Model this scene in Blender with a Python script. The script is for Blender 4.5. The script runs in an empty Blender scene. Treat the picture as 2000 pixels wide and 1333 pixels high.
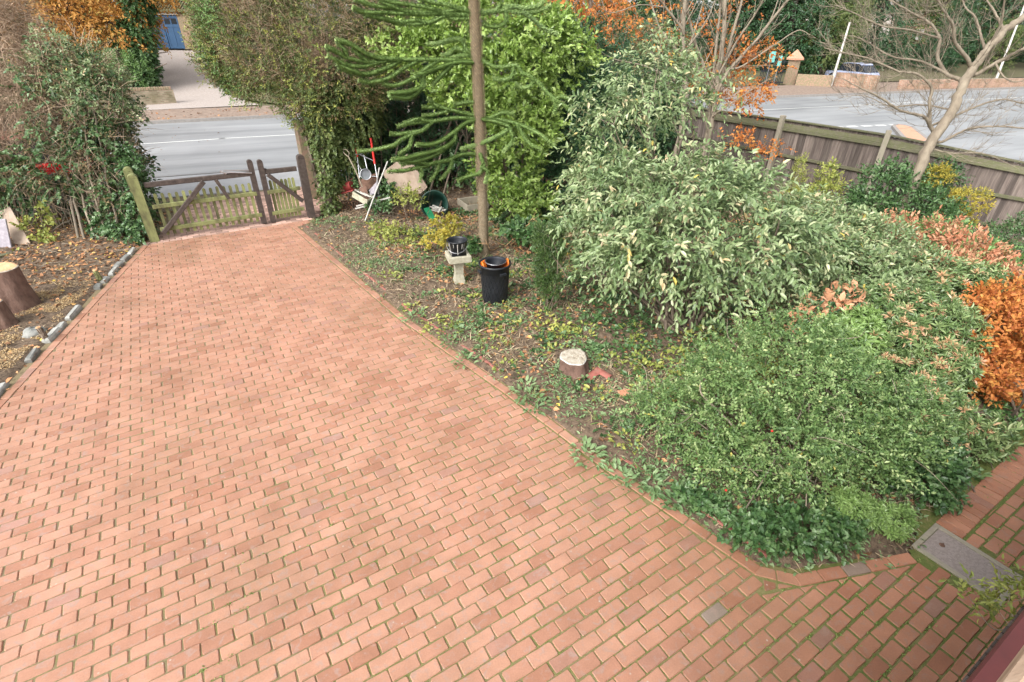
import bpy, math
import numpy as np
from mathutils import Matrix, Vector
R = math.radians
rng = np.random.default_rng(7)
sc = bpy.context.scene
COL = sc.collection

# ------------------------------------------------------------------ camera
F_PX, PITCH, ROLL, EYE = 1015.0, R(31.4), R(0.8), 4.0     # focal length in px of the 2000 px wide photo
_c, _s = math.cos(PITCH), math.sin(PITCH)
FW = np.array([0, _c, -_s]); RT0 = np.array([1., 0, 0]); UP0 = np.array([0, _s, _c])
RT = RT0*math.cos(ROLL)+UP0*math.sin(ROLL); UP = -RT0*math.sin(ROLL)+UP0*math.cos(ROLL)
CAM = np.array([0, 0, EYE])
cd = bpy.data.cameras.new("camera"); cam = bpy.data.objects.new("camera", cd); COL.objects.link(cam)
cd.sensor_width = 36; cd.lens = F_PX/2000*36; cd.clip_start = 0.02; cd.clip_end = 600
cam.matrix_world = Matrix(((RT[0], UP[0], -FW[0], CAM[0]), (RT[1], UP[1], -FW[1], CAM[1]), (RT[2], UP[2], -FW[2], CAM[2]), (0, 0, 0, 1)))
sc.camera = cam
# ------------------------------------------------------------------ light
SUN_EL, SUN_AZ = R(42), R(215)            # azimuth measured clockwise from +Y
w = bpy.data.worlds.new("World"); sc.world = w; w.use_nodes = True
nt = w.node_tree; bg = nt.nodes["Background"]
sky = nt.nodes.new("ShaderNodeTexSky"); sky.sky_type = 'NISHITA'; sky.sun_disc = False
sky.sun_elevation = SUN_EL; sky.sun_rotation = SUN_AZ; sky.dust_density = 3.0; sky.air_density = 1.0
hs = nt.nodes.new("ShaderNodeHueSaturation"); hs.inputs['Saturation'].default_value = 0.14
nt.links.new(sky.outputs[0], hs.inputs['Color']); nt.links.new(hs.outputs[0], bg.inputs[0]); bg.inputs[1].default_value = 0.15
sl = bpy.data.lights.new("sun", 'SUN'); sl.energy = 0.9; sl.angle = R(30); sl.color = (1, .96, .9)
so = bpy.data.objects.new("sun", sl); COL.objects.link(so)
sd = Vector((math.sin(SUN_AZ)*math.cos(SUN_EL), math.cos(SUN_AZ)*math.cos(SUN_EL), math.sin(SUN_EL)))
so.rotation_euler = (-sd).to_track_quat('-Z', 'Y').to_euler()
vs = sc.view_settings; vs.view_transform = 'Standard'; vs.look = 'None'; vs.gamma = 1; vs.exposure = 1.46
sc.cycles.max_bounces = 8; sc.cycles.diffuse_bounces = 5; sc.cycles.glossy_bounces = 2; sc.cycles.transmission_bounces = 4

# ------------------------------------------------------------------ helpers
def g(x, y, z=0.0):
    """ground point (height z) seen at photo pixel x, y"""
    d = FW*F_PX+RT*(x-1000)-UP*(y-666.5); return CAM+d*((z-EYE)/d[2])
def ay(x, y, Y):
    d = FW*F_PX+RT*(x-1000)-UP*(y-666.5); return CAM+d*(Y/d[1])
def tag(o, label=None, cat=None, group=None, kind=None):
    if label: o['label'] = label
    if cat: o['category'] = cat
    if group: o['group'] = group
    if kind: o['kind'] = kind
    return o
def thing(name, label, cat, loc=(0, 0, 0), group=None):
    o = bpy.data.objects.new(name, None); COL.objects.link(o); o.location = [float(v) for v in loc]; o.empty_display_size = .1
    return tag(o, label, cat, group)
def nrm(a): return a/np.maximum(np.linalg.norm(a, axis=-1, keepdims=True), 1e-9)

class MB:
    """collects geometry, builds ONE mesh"""
    def __init__(s): s.v = []; s.f = []; s.r = []; s.m = []; s.n = 0; s.sm = []
    def add(s, v, f, rnd=0.5, mat=0, smooth=False):
        v = np.asarray(v, float).reshape(-1, 3); nv = len(v)
        s.v.append(v); s.r.append(np.broadcast_to(np.asarray(rnd, float), (nv,)))
        if isinstance(f, np.ndarray): fl = [f+s.n]
        else:
            d = {}
            for q in f: d.setdefault(len(q), []).append(q)
            fl = [np.array(q, int)+s.n for q in d.values()]
        for a in fl: s.f.append(a); s.m.append(mat); s.sm.append(smooth)
        s.n += nv
    def box(s, c, size, rot=None, mat=0, rnd=.5, bev=0.0):
        sx, sy, sz = [k/2 for k in size]
        if bev > 0:
            b = min(bev, sx*.9, sy*.9, sz*.9); v = []
            for z, e in ((-sz, b), (-sz+b, 0), (sz-b, 0), (sz, b)):
                for X, Y in ((-1, -1), (1, -1), (1, 1), (-1, 1)): v.append((X*(sx-e), Y*(sy-e), z))
            f = [(3, 2, 1, 0), (12, 13, 14, 15)]
            for k in range(3):
                for i in range(4): f.append((k*4+i, k*4+(i+1) % 4, k*4+4+(i+1) % 4, k*4+4+i))
        else:
            v = [(x, y, z) for z in (-sz, sz) for x, y in ((-sx, -sy), (sx, -sy), (sx, sy), (-sx, sy))]
            f = [(3, 2, 1, 0), (4, 5, 6, 7), (0, 1, 5, 4), (1, 2, 6, 5), (2, 3, 7, 6), (3, 0, 4, 7)]
        v = np.array(v)
        if rot is not None: v = v@np.asarray(rot).T
        s.add(v+np.asarray(c, float), f, rnd, mat)
    def bar(s, a, b, w_, h_, up=(0, 0, 1), mat=0, rnd=.5, bev=0.0):
        a = np.asarray(a, float); b = np.asarray(b, float); x = b-a; L = np.linalg.norm(x); x = x/L
        u = np.asarray(up, float); y = nrm(np.cross(u, x)); z = np.cross(x, y)
        s.box((a+b)/2, (L, w_, h_), np.stack([x, y, z], 1), mat, rnd, bev)
    def tube(s, pts, rad, k=6, mat=0, rnd=.5, cap=True, smooth=True):
        p = np.asarray(pts, float); n = len(p); rad = np.broadcast_to(np.asarray(rad, float), (n,))
        t = np.gradient(p, axis=0); t = nrm(t)
        ref = np.array([0, 0, 1.]) if abs(t[0][2]) < .9 else np.array([1., 0, 0])
        a = nrm(np.cross(t, ref)); b = np.cross(t, a)
        an = np.arange(k)*2*math.pi/k
        v = p[:, None]+rad[:, None, None]*(np.cos(an)[None, :, None]*a[:, None]+np.sin(an)[None, :, None]*b[:, None])
        i = np.arange(n-1)[:, None]*k; j = np.arange(k)[None]; j2 = (j+1) % k
        f = np.stack([i+j, i+j2, i+k+j2, i+k+j], -1).reshape(-1, 4)
        s.add(v, f, rnd, mat, smooth)
        if cap:
            s.add(v[-1], [tuple(range(k))], rnd, mat); s.add(v[0], [tuple(range(k-1, -1, -1))], rnd, mat)
    def lathe(s, prof, c=(0, 0, 0), k=24, rot=None, mat=0, rnd=.5, smooth=True):
        an = np.arange(k)*2*math.pi/k; pr = np.asarray(prof, float); n = len(pr)
        v = np.stack([pr[:, :1]*np.cos(an), pr[:, :1]*np.sin(an), np.repeat(pr[:, 1:], k, 1)], -1).reshape(-1, 3)
        i = np.arange(n-1)[:, None]*k; j = np.arange(k)[None]; j2 = (j+1) % k
        f = np.stack([i+j, i+j2, i+k+j2, i+k+j], -1).reshape(-1, 4)
        if rot is not None: v = v@np.asarray(rot).T
        s.add(v+np.asarray(c, float), f, rnd, mat, smooth)
    def build(s, name, mats, parent=None, loc=None):
        if not isinstance(mats, (list, tuple)): mats = [mats]
        me = bpy.data.meshes.new(name)
        v = np.concatenate(s.v) if s.v else np.zeros((0, 3)); rn = np.concatenate(s.r) if s.r else np.zeros(0)
        if loc is not None: v = v-np.asarray(loc, float)
        sizes = np.concatenate([np.full(len(a), a.shape[1]) for a in s.f]); li = np.concatenate([a.ravel() for a in s.f])
        mi = np.concatenate([np.full(len(a), m) for a, m in zip(s.f, s.m)]); sm = np.concatenate([np.full(len(a), b) for a, b in zip(s.f, s.sm)])
        me.vertices.add(len(v)); me.vertices.foreach_set("co", v.astype(np.float32).ravel())
        me.loops.add(len(li)); me.loops.foreach_set("vertex_index", li.astype(np.int32))
        me.polygons.add(len(sizes)); st = np.concatenate([[0], np.cumsum(sizes)[:-1]])
        me.polygons.foreach_set("loop_start", st.astype(np.int32)); me.polygons.foreach_set("loop_total", sizes.astype(np.int32))
        me.polygons.foreach_set("material_index", mi.astype(np.int32)); me.polygons.foreach_set("use_smooth", sm.astype(bool))
        at = me.attributes.new("rnd", 'FLOAT', 'POINT'); at.data.foreach_set("value", rn.astype(np.float32))
        for m in mats: me.materials.append(m)
        me.update(calc_edges=True)
        o = bpy.data.objects.new(name, me); COL.objects.link(o)
        if loc is not None: o.location = [float(k) for k in loc]
        if parent is not None:
            o.parent = parent
            if parent.type == 'EMPTY' and loc is None: o.matrix_parent_inverse = Matrix.Translation(-parent.location)
        return o

def rotz(a): c, s = math.cos(a), math.sin(a); return np.array([[c, -s, 0], [s, c, 0], [0, 0, 1]])
def vnoise(x, y, seed=0):
    """smooth value noise"""
    r = np.random.default_rng(seed).random((64, 64)); xi = np.floor(x).astype(int); yi = np.floor(y).astype(int)
    fx = x-xi; fy = y-yi; fx = fx*fx*(3-2*fx); fy = fy*fy*(3-2*fy)
    a = r[xi % 64, yi % 64]; b = r[(xi+1) % 64, yi % 64]; c = r[xi % 64, (yi+1) % 64]; d = r[(xi+1) % 64, (yi+1) % 64]
    return (a*(1-fx)+b*fx)*(1-fy)+(c*(1-fx)+d*fx)*fy
def spline(pts, n):
    p = np.asarray(pts, float); m = len(p)
    if m == 2: return p[0]+(p[1]-p[0])*np.linspace(0, 1, n)[:, None]
    q = np.vstack([2*p[0]-p[1], p, 2*p[-1]-p[-2]]); t = np.linspace(0, m-1-1e-6, n); i = t.astype(int); f = (t-i)[:, None]
    a, b, c, d = q[i], q[i+1], q[i+2], q[i+3]
    return .5*((2*b)+(c-a)*f+(2*a-5*b+4*c-d)*f**2+(3*b-a-3*c+d)*f**3)

# ------------------------------------------------------------------ materials
def newmat(name):
    m = bpy.data.materials.new(name); m.use_nodes = True; t = m.node_tree
    return m, t, t.nodes["Principled BSDF"]
def ramp(t, cols, inp=None, const=False):
    n = t.nodes.new("ShaderNodeValToRGB"); e = n.color_ramp.elements
    if not isinstance(cols[0][1], (tuple, list)): cols = [(i/(len(cols)-1), c) for i, c in enumerate(cols)]
    while len(e) < len(cols): e.new(.5)
    for k, (p, c) in zip(e, cols): k.position = p; k.color = (*c, 1)
    if const: n.color_ramp.interpolation = 'CONSTANT'
    if inp is not None: t.links.new(inp, n.inputs[0])
    return n
def noise(t, scale, detail=4, rough=.6, vec=None, dist=0):
    n = t.nodes.new("ShaderNodeTexNoise"); n.inputs['Scale'].default_value = scale; n.inputs['Detail'].default_value = detail
    n.inputs['Roughness'].default_value = rough; n.inputs['Distortion'].default_value = dist
    if vec is None: vec = t.nodes.new("ShaderNodeTexCoord").outputs['Object']
    t.links.new(vec, n.inputs['Vector']); return n
def mix(t, fac, a, b, mode='MIX'):
    n = t.nodes.new("ShaderNodeMix"); n.data_type = 'RGBA'; n.blend_type = mode
    for k, v in ((0, fac), (6, a), (7, b)):
        if hasattr(v, 'links'): t.links.new(v, n.inputs[k])
        elif isinstance(v, (int, float)): n.inputs[k].default_value = v
        else: n.inputs[k].default_value = (*v, 1)
    return n.outputs[2]
def bump(t, b, h, strength=.5, dist=.01):
    n = t.nodes.new("ShaderNodeBump"); n.inputs['Strength'].default_value = strength; n.inputs['Distance'].default_value = dist
    t.links.new(h, n.inputs['Height']); t.links.new(n.outputs[0], b.inputs['Normal'])
def attr(t): n = t.nodes.new("ShaderNodeAttribute"); n.attribute_name = 'rnd'; return n.outputs['Fac']
def leafmat(name, cols, rough=.45, trans=.22, spec=.5, K=1.22):
    K1 = lambda c: tuple(min(.8, k*K) for k in c)
    cols = [(p, K1(c)) for p, c in cols] if isinstance(cols[0][1], tuple) else [K1(c) for c in cols]
    m, t, b = newmat(name); rp = ramp(t, cols, attr(t)); b.inputs['Roughness'].default_value = rough
    b.inputs['Specular IOR Level'].default_value = spec
    t.links.new(rp.outputs[0], b.inputs['Base Color'])
    if trans > 0:
        tr = t.nodes.new("ShaderNodeBsdfTranslucent"); t.links.new(rp.outputs[0], tr.inputs[0])
        ms = t.nodes.new("ShaderNodeMixShader"); ms.inputs[0].default_value = trans
        t.links.new(b.outputs[0], ms.inputs[1]); t.links.new(tr.outputs[0], ms.inputs[2])
        t.links.new(ms.outputs[0], t.nodes["Material Output"].inputs[0])
    return m
def noisy(name, cols, scale=8, rough=.85, bs=.4, bd=.01, detail=6, metal=0, useattr=False, stretch=None, spec=.4):
    """mottled surface: ramp over noise, optional per-piece variation"""
    m, t, b = newmat(name); vec = t.nodes.new("ShaderNodeTexCoord").outputs['Object']
    if stretch:
        mp = t.nodes.new("ShaderNodeMapping"); mp.inputs['Scale'].default_value = stretch; t.links.new(vec, mp.inputs[0]); vec = mp.outputs[0]
    n = noise(t, scale, detail, .65, vec); rp = ramp(t, [(.25+.5*i/(len(cols)-1), c) for i, c in enumerate(cols)], n.outputs[0]); c = rp.outputs[0]
    if useattr:
        v = ramp(t, [(.55, .55, .55), (1.3, 1.3, 1.3)], attr(t)); c = mix(t, 1.0, c, v.outputs[0], 'MULTIPLY')
    t.links.new(c, b.inputs['Base Color']); b.inputs['Roughness'].default_value = rough; b.inputs['Metallic'].default_value = metal
    b.inputs['Specular IOR Level'].default_value = spec
    if bs: bump(t, b, n.outputs[0], bs, bd)
    return m

M = {}
def brick_material(name, dark=1.0):
    m, t, b = newmat(name); vec = t.nodes.new("ShaderNodeTexCoord").outputs['Object']; a = attr(t)
    base = ramp(t, [(0, (.30, .140, .084)), (.2, (.36, .182, .116)), (.5, (.395, .211, .139)), (.78, (.375, .193, .122)), (.93, (.34, .168, .107)), (.975, (.31, .165, .12)), (.99, (.25, .19, .155)), (1, (.23, .195, .165))], a)
    n1 = noise(t, 3.2, 5, .6, vec); cl = ramp(t, [(.3, (.84, .82, .80)), (.7, (1.12, 1.12, 1.14))], n1.outputs[0])
    c = mix(t, 1, base.outputs[0], cl.outputs[0], 'MULTIPLY')
    n2 = noise(t, 15, 4, .6, vec, .8); k2 = ramp(t, [(.54, (0, 0, 0)), (.68, (.6, .6, .6))], n2.outputs[0])
    c = mix(t, k2.outputs[0], c, (.30, .215, .18))
    sx = t.nodes.new('ShaderNodeSeparateXYZ'); t.links.new(vec, sx.inputs[0]); ax_ = t.nodes.new('ShaderNodeMath'); ax_.operation = 'MULTIPLY_ADD'; ax_.inputs[1].default_value = -.22; t.links.new(sx.outputs[1], ax_.inputs[0]); t.links.new(sx.outputs[0], ax_.inputs[2])
    nq = noise(t, .8, 4, .6, vec); aq = t.nodes.new('ShaderNodeMath'); aq.operation = 'MULTIPLY_ADD'; aq.inputs[1].default_value = 1.6; t.links.new(nq.outputs[0], aq.inputs[0]); t.links.new(ax_.outputs[0], aq.inputs[2])
    kq = ramp(t, [(0, (0, 0, 0)), (1, (1, 1, 1))]); mr = t.nodes.new('ShaderNodeMapRange'); mr.inputs[1].default_value = .6; mr.inputs[2].default_value = 3.4; t.links.new(aq.outputs[0], mr.inputs[0]); t.links.new(mr.outputs[0], kq.inputs[0])
    c = mix(t, 1, c, mix(t, kq.outputs[0], (1, 1, 1), (.93, .80, .70)), 'MULTIPLY')
    nb = noise(t, .55, 5, .6, vec, .4); kb = ramp(t, [(.28, (.74, .76, .70)), (.5, (1, 1, 1)), (.75, (1.10, 1.10, 1.14))], nb.outputs[0])
    c = mix(t, 1, c, kb.outputs[0], 'MULTIPLY')
    n3 = noise(t, 85, 2, .5, vec); k3 = ramp(t, [(.0, (.82, .82, .82)), (.5, (1., 1, 1)), (1, (1.2, 1.18, 1.16))], n3.outputs[0])
    c = mix(t, 1, c, k3.outputs[0], 'MULTIPLY')
    vo = t.nodes.new("ShaderNodeTexVoronoi"); vo.inputs['Scale'].default_value = 9; t.links.new(vec, vo.inputs['Vector'])
    k4 = ramp(t, [(.03, (.7, .7, .7)), (.09, (0, 0, 0))], vo.outputs['Distance'])
    n5 = noise(t, 1.7, 2, .5, vec); k5 = ramp(t, [(.42, (0, 0, 0)), (.56, (1, 1, 1))], n5.outputs[0])
    c = mix(t, mix(t, 1, k4.outputs[0], k5.outputs[0], 'MULTIPLY'), c, (.46, .41, .35))
    t.links.new(c, b.inputs['Base Color']); b.inputs['Roughness'].default_value = .72
    bump(t, b, n3.outputs[0], .25, .004)
    return m
M['brick'] = brick_material('paving_brick')
M['pale_brick'] = noisy('pale_pink_paving', [(.42, .26, .20), (.52, .34, .28)], 9, .85, .2, .004, 5, useattr=True)
def moss_material():
    m, t, b = newmat('mossy_joint'); vec = t.nodes.new("ShaderNodeTexCoord").outputs['Object']
    n = noise(t, 1.3, 5, .6, vec); n2 = noise(t, 22, 4, .7, vec)
    f = t.nodes.new("ShaderNodeMath"); f.operation = 'ADD'; t.links.new(n.outputs[0], f.inputs[0]); t.links.new(n2.outputs[0], f.inputs[1])
    sx = t.nodes.new("ShaderNodeSeparateXYZ"); t.links.new(vec, sx.inputs[0])
    g1 = t.nodes.new("ShaderNodeMath"); g1.operation = 'MULTIPLY_ADD'; g1.inputs[1].default_value = .05; t.links.new(sx.outputs[0], g1.inputs[0]); t.links.new(f.outputs[0], g1.inputs[2])
    c = ramp(t, [(.62, (.20, .155, .085)), (.85, (.17, .155, .055)), (1.0, (.10, .125, .026))], None)
    h = t.nodes.new("ShaderNodeMath"); h.operation = 'MULTIPLY'; h.inputs[1].default_value = .8; t.links.new(g1.outputs[0], h.inputs[0]); t.links.new(h.outputs[0], c.inputs[0])
    k = noise(t, 120, 2, .5, vec); kk = ramp(t, [(.6, .6, .6), (1.3, 1.3, 1.3)], k.outputs[0])
    t.links.new(mix(t, 1, c.outputs[0], kk.outputs[0], 'MULTIPLY'), b.inputs['Base Color']); b.inputs['Roughness'].default_value = .95
    bump(t, b, n2.outputs[0], .8, .01); return m
M['joint'] = moss_material()
M['soil'] = noisy('soil', [(.04, .027, .018), (.085, .058, .038), (.17, .12, .08), (.07, .048, .032)], 16, .95, .9, .03, 10)
def road_material():
    m, t, b = newmat('asphalt'); tc = t.nodes.new('ShaderNodeTexCoord').outputs['Object']; mp = t.nodes.new('ShaderNodeMapping'); mp.vector_type = 'POINT'
    mp.inputs['Rotation'].default_value = (0, 0, R(-24)); mp.inputs['Scale'].default_value = (.10, 1, 1)
    rt = t.nodes.new('ShaderNodeMapping'); rt.inputs['Rotation'].default_value = (0, 0, R(-24)); t.links.new(tc, rt.inputs[0]); mp.inputs['Rotation'].default_value = (0, 0, 0); t.links.new(rt.outputs[0], mp.inputs[0])
    n = noise(t, .9, 5, .6, mp.outputs[0]); c = ramp(t, [(.3, (.17, .175, .18)), (.5, (.25, .255, .26)), (.7, (.31, .315, .32))], n.outputs[0])
    n2 = noise(t, .25, 4, .6, tc, .5); c2 = ramp(t, [(.35, (.86, .86, .86)), (.65, (1.08, 1.08, 1.08))], n2.outputs[0]); n3 = noise(t, 60, 3, .6, tc); c3 = ramp(t, [(.2, (.8, .8, .8)), (.8, (1.15, 1.15, 1.15))], n3.outputs[0])
    t.links.new(mix(t, 1, mix(t, 1, c.outputs[0], c2.outputs[0], 'MULTIPLY'), c3.outputs[0], 'MULTIPLY'), b.inputs['Base Color']); b.inputs['Roughness'].default_value = .5; bump(t, b, n3.outputs[0], .2, .004); return m
M['asphalt'] = road_material()
M['asphalt_pale'] = noisy('pale_asphalt', [(.30, .30, .305), (.36, .36, .365), (.41, .41, .41)], 2, .8, .2, .004, 8)
M['gravel'] = noisy('gravel', [(.26, .22, .19), (.36, .31, .28), (.46, .41, .37)], 14, .9, .7, .02, 10)
M['verge'] = noisy('leafy_verge', [(.10, .08, .065), (.20, .145, .11), (.28, .21, .165), (.16, .125, .10)], 5, .95, .8, .02, 10)
M['field'] = noisy('rough_ground', [(.07, .075, .03), (.11, .10, .05), (.09, .07, .045)], 2, .95, .6, .03, 8)
M['kerb'] = noisy('kerb_stone', [(.20, .185, .17), (.30, .28, .26)], 10, .85, .3)
M['paint'] = noisy('road_paint', [(.60, .60, .58), (.78, .78, .75)], 14, .7, .1)
M['buff'] = noisy('tactile_paving', [(.45, .22, .14), (.58, .33, .22)], 10, .85, .2)
M['bark'] = noisy('bark', [(.09, .065, .045), (.17, .13, .095), (.24, .19, .145)], 14, .9, .8, .015, 8, useattr=True, stretch=(1, 1, .35))
M['bark_pale'] = noisy('pale_bark', [(.14, .11, .08), (.25, .205, .15), (.34, .29, .22)], 9, .85, .4, .008, 8, useattr=True, stretch=(1, 1, .4))
M['bark_dark'] = noisy('dark_bark', [(.035, .028, .02), (.075, .058, .042)], 12, .9, .5, useattr=True)
M['twig'] = leafmat('dry_twig', [(.14, .09, .06), (.29, .205, .14), (.48, .37, .27)], .8, 0, .2)
M['mossy_wood'] = noisy('mossy_wood', [(.06, .052, .034), (.15, .15, .065), (.25, .265, .105), (.13, .11, .07)], 6, .9, .5, .006, 8, useattr=True, stretch=(1, 1, .4))
M['dark_wood'] = noisy('dark_brown_wood', [(.035, .025, .022), (.065, .048, .04), (.11, .085, .07)], 14, .75, .4, .005, 8)
M['fence_wood'] = noisy('weathered_boards', [(.075, .058, .048), (.145, .115, .10), (.25, .21, .175)], 22, .9, .5, .004, 8, useattr=True, stretch=(1, 1, .08))
M['fence_green'] = noisy('algae_wood', [(.075, .07, .05), (.14, .13, .085), (.11, .115, .055), (.24, .225, .17)], 9, .9, .5, .005, 8, useattr=True)
M['post'] = noisy('grey_post', [(.19, .165, .125), (.30, .265, .205), (.24, .24, .15)], 9, .9, .5, .006, 8, stretch=(1, 1, .3))
M['concrete'] = noisy('concrete', [(.24, .22, .155), (.36, .335, .25), (.45, .43, .33)], 18, .95, .8, .012, 8)
M['stone'] = noisy('edging_stone', [(.17, .175, .16), (.30, .30, .275), (.40, .40, .37)], 10, .9, .6, .01, 8, useattr=True)
def plastic(name, c, rough=.4, metal=0):
    return noisy(name, [tuple(k*.8 for k in c), tuple(min(1, k*1.15) for k in c)], 6, rough, .06, .002, 5, metal)
M['black'] = plastic('black_plastic', (.016, .018, .022), .38)
M['black_in'] = plastic('black_plastic_inside', (.012, .014, .02), .55)
M['orange'] = plastic('orange_rubber', (.75, .18, .02), .45)
M['steel'] = plastic('steel_wire', (.55, .56, .58), .3, .9)
M['red'] = plastic('red_grip', (.62, .025, .02), .4)
M['chrome'] = plastic('chrome_tube', (.45, .46, .48), .28, .9)
M['white'] = noisy('dirty_white', [(.36, .34, .30), (.56, .54, .50)], 16, .6, .1)
M['green_tub'] = plastic('dark_green_plastic', (.007, .035, .024), .45)
M['green'] = plastic('green_plank_paint', (.02, .24, .10), .5)
M['board'] = noisy('beige_board', [(.25, .18, .13), (.38, .29, .22), (.44, .35, .28)], 4, .8, .2, .004, 6)
M['aggregate'] = noisy('worn_aggregate', [(.13, .105, .095), (.30, .25, .23), (.22, .18, .16), (.42, .37, .35)], 26, .9, .6, .004, 6)
M['slab'] = noisy('grey_slab', [(.24, .215, .24), (.33, .30, .33), (.45, .42, .44)], 14, .85, .3)
M['stumpbark'] = noisy('reddish_bark', [(.07, .042, .032), (.15, .088, .066), (.21, .135, .105)], 12, .9, .9, .02, 8, stretch=(1, 1, .5))
M['cutwood'] = noisy('fresh_cut_wood', [(.50, .27, .13), (.60, .36, .19), (.68, .48, .28)], 8, .8, .25)
M['oldcut'] = noisy('grey_cut_wood', [(.22, .18, .13), (.38, .33, .26), (.50, .46, .39)], 16, .9, .5)
M['rust'] = noisy('rusty_metal', [(.06, .035, .028), (.14, .075, .05), (.22, .13, .09)], 14, .8, .4)
M['redmetal'] = noisy('red_paint', [(.13, .02, .018), (.24, .035, .03), (.36, .09, .075)], 7, .6, .15)
M['tile'] = noisy('red_clay', [(.22, .065, .05), (.32, .11, .085), (.24, .13, .095)], 12, .75, .3)
M['clay'] = noisy('orange_clay', [(.45, .19, .11), (.58, .27, .16)], 14, .8, .3)
M['rail'] = noisy('grey_metal', [(.12, .13, .14), (.22, .23, .24)], 8, .5, .1, metal=.5)
M['maroon'] = noisy('maroon_paint', [(.055, .010, .009), (.10, .018, .016)], 5, .55, .1)
M['flaky'] = noisy('flaking_timber', [(.20, .13, .085), (.42, .29, .20), (.62, .50, .40)], 30, .85, .7, .004, 8, stretch=(.12, 1, 1))
M['blue'] = noisy('blue_door_paint', [(.03, .075, .15), (.04, .10, .20)], 3, .5, .1)
M['glass'] = plastic('dark_glass', (.02, .024, .03), .12)
M['wallbrick'] = noisy('old_brick', [(.24, .15, .105), (.34, .22, .16), (.20, .18, .10), (.42, .33, .26)], 9, .9, .6, .012, 8)
M['redwall'] = noisy('red_brick_wall', [(.34, .17, .11), (.48, .26, .18)], 7, .9, .5, .01, 8)
def brickwall(name, cols, mort=(.36, .31, .25)):
    m, t, b = newmat(name); tc = t.nodes.new('ShaderNodeTexCoord').outputs['Object']; sx = t.nodes.new('ShaderNodeSeparateXYZ'); t.links.new(tc, sx.inputs[0])
    ad = t.nodes.new('ShaderNodeMath'); ad.operation = 'ADD'; t.links.new(sx.outputs[0], ad.inputs[0]); t.links.new(sx.outputs[1], ad.inputs[1]); cb = t.nodes.new('ShaderNodeCombineXYZ'); t.links.new(ad.outputs[0], cb.inputs[0]); t.links.new(sx.outputs[2], cb.inputs[1])
    br_ = t.nodes.new('ShaderNodeTexBrick'); br_.inputs['Scale'].default_value = 1; br_.inputs['Brick Width'].default_value = .26; br_.inputs['Row Height'].default_value = .085; br_.inputs['Mortar Size'].default_value = .012; t.links.new(cb.outputs[0], br_.inputs['Vector'])
    for k, c in zip(('Color1', 'Color2', 'Mortar'), (cols[0], cols[1], mort)): br_.inputs[k].default_value = (*c, 1)
    n = noise(t, 1.6, 5, .6, tc); kk = ramp(t, [(.3, (.6, .62, .5)), (.65, (1.1, 1.1, 1.1))], n.outputs[0]); t.links.new(mix(t, 1, br_.outputs[0], kk.outputs[0], 'MULTIPLY'), b.inputs['Base Color']); b.inputs['Roughness'].default_value = .9; bump(t, b, br_.outputs['Fac'], -.4, .01); return m
M['redwall'] = brickwall('red_brick_wall', [(.30, .15, .10), (.40, .23, .16)]); M['oldwall'] = brickwall('old_mossy_brick', [(.20, .15, .11), (.34, .26, .20)], (.26, .25, .17))
M['darkbrick'] = noisy('dark_wall_brick', [(.05, .04, .035), (.09, .07, .06), (.13, .09, .07)], 16, .9, .5, .004, 8, useattr=True)
M['mortar'] = noisy('mortar', [(.28, .25, .19), (.40, .36, .28)], 20, .95, .4)
M['carred'] = plastic('red_car_paint', (.50, .015, .02), .22)
M['carsilver'] = plastic('silver_blue_car_paint', (.42, .48, .68), .25, .2)
M['tyre'] = plastic('tyre_rubber', (.02, .02, .02), .8)
M['render'] = noisy('pale_render', [(.62, .55, .50), (.74, .68, .63)], 3, .9, .1)
M['teal'] = plastic('teal_box', (.16, .50, .46), .5)
M['roof'] = noisy('mossy_roof', [(.10, .075, .055), (.13, .14, .055)], 8, .9, .5)
# leaves
M['vib'] = leafmat('grey_green_leaf', [(0, (.05, .09, .03)), (.3, (.11, .165, .062)), (.6, (.19, .25, .11)), (.78, (.31, .35, .19)), (.87, (.38, .37, .20)), (.93, (.40, .29, .18)), (.975, (.44, .36, .08)), (1, (.5, .4, .07))], .38, .18, .6)
M['bright'] = leafmat('bright_green_leaf', [(.09, .155, .025), (.20, .30, .06), (.36, .45, .145)], .36, .25, .6)
M['hedge'] = leafmat('hedge_leaf', [(.04, .07, .018), (.085, .12, .032), (.16, .18, .055)], .5, .2)
M['hedgeb'] = leafmat('browning_hedge_leaf', [(.06, .07, .022), (.13, .105, .045), (.22, .15, .085), (.17, .18, .06)], .6, .15, .3)
M['ivy'] = leafmat('ivy_leaf', [(.016, .042, .012), (.038, .085, .026), (.075, .14, .045), (.17, .24, .12)], .38, .14, .45)
M['dark'] = leafmat('dark_evergreen_leaf', [(.014, .042, .016), (.03, .075, .028), (.065, .13, .055)], .42, .12, .45)
M['mid'] = leafmat('mid_green_leaf', [(.06, .12, .03), (.11, .20, .055), (.19, .30, .10)], .42, .2)
M['lonic'] = leafmat('fine_green_leaf', [(0, (.035, .078, .020)), (.35, (.082, .148, .042)), (.7, (.17, .25, .085)), (.95, (.32, .38, .17)), (1, (.36, .32, .08))], .42, .2)
M['yew'] = leafmat('yew_needle', [(.024, .048, .012), (.05, .092, .022), (.11, .17, .05)], .4, .12)
M['araucaria'] = leafmat('monkey_puzzle_scale', [(.05, .095, .022), (.125, .195, .05), (.30, .39, .15)], .5, .12)
M['orange_leaf'] = leafmat('orange_autumn_leaf', [(.23, .065, .022), (.38, .125, .034), (.48, .20, .052), (.54, .31, .08)], .55, .3, .3)
M['amber'] = leafmat('amber_oak_leaf', [(.22, .10, .025), (.36, .17, .04), (.46, .25, .065), (.27, .24, .06)], .55, .3, .3)
M['azalea'] = leafmat('coppery_leaf', [(.30, .11, .055), (.42, .18, .10), (.50, .28, .17), (.22, .25, .10)], .5, .25, .3)
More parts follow.
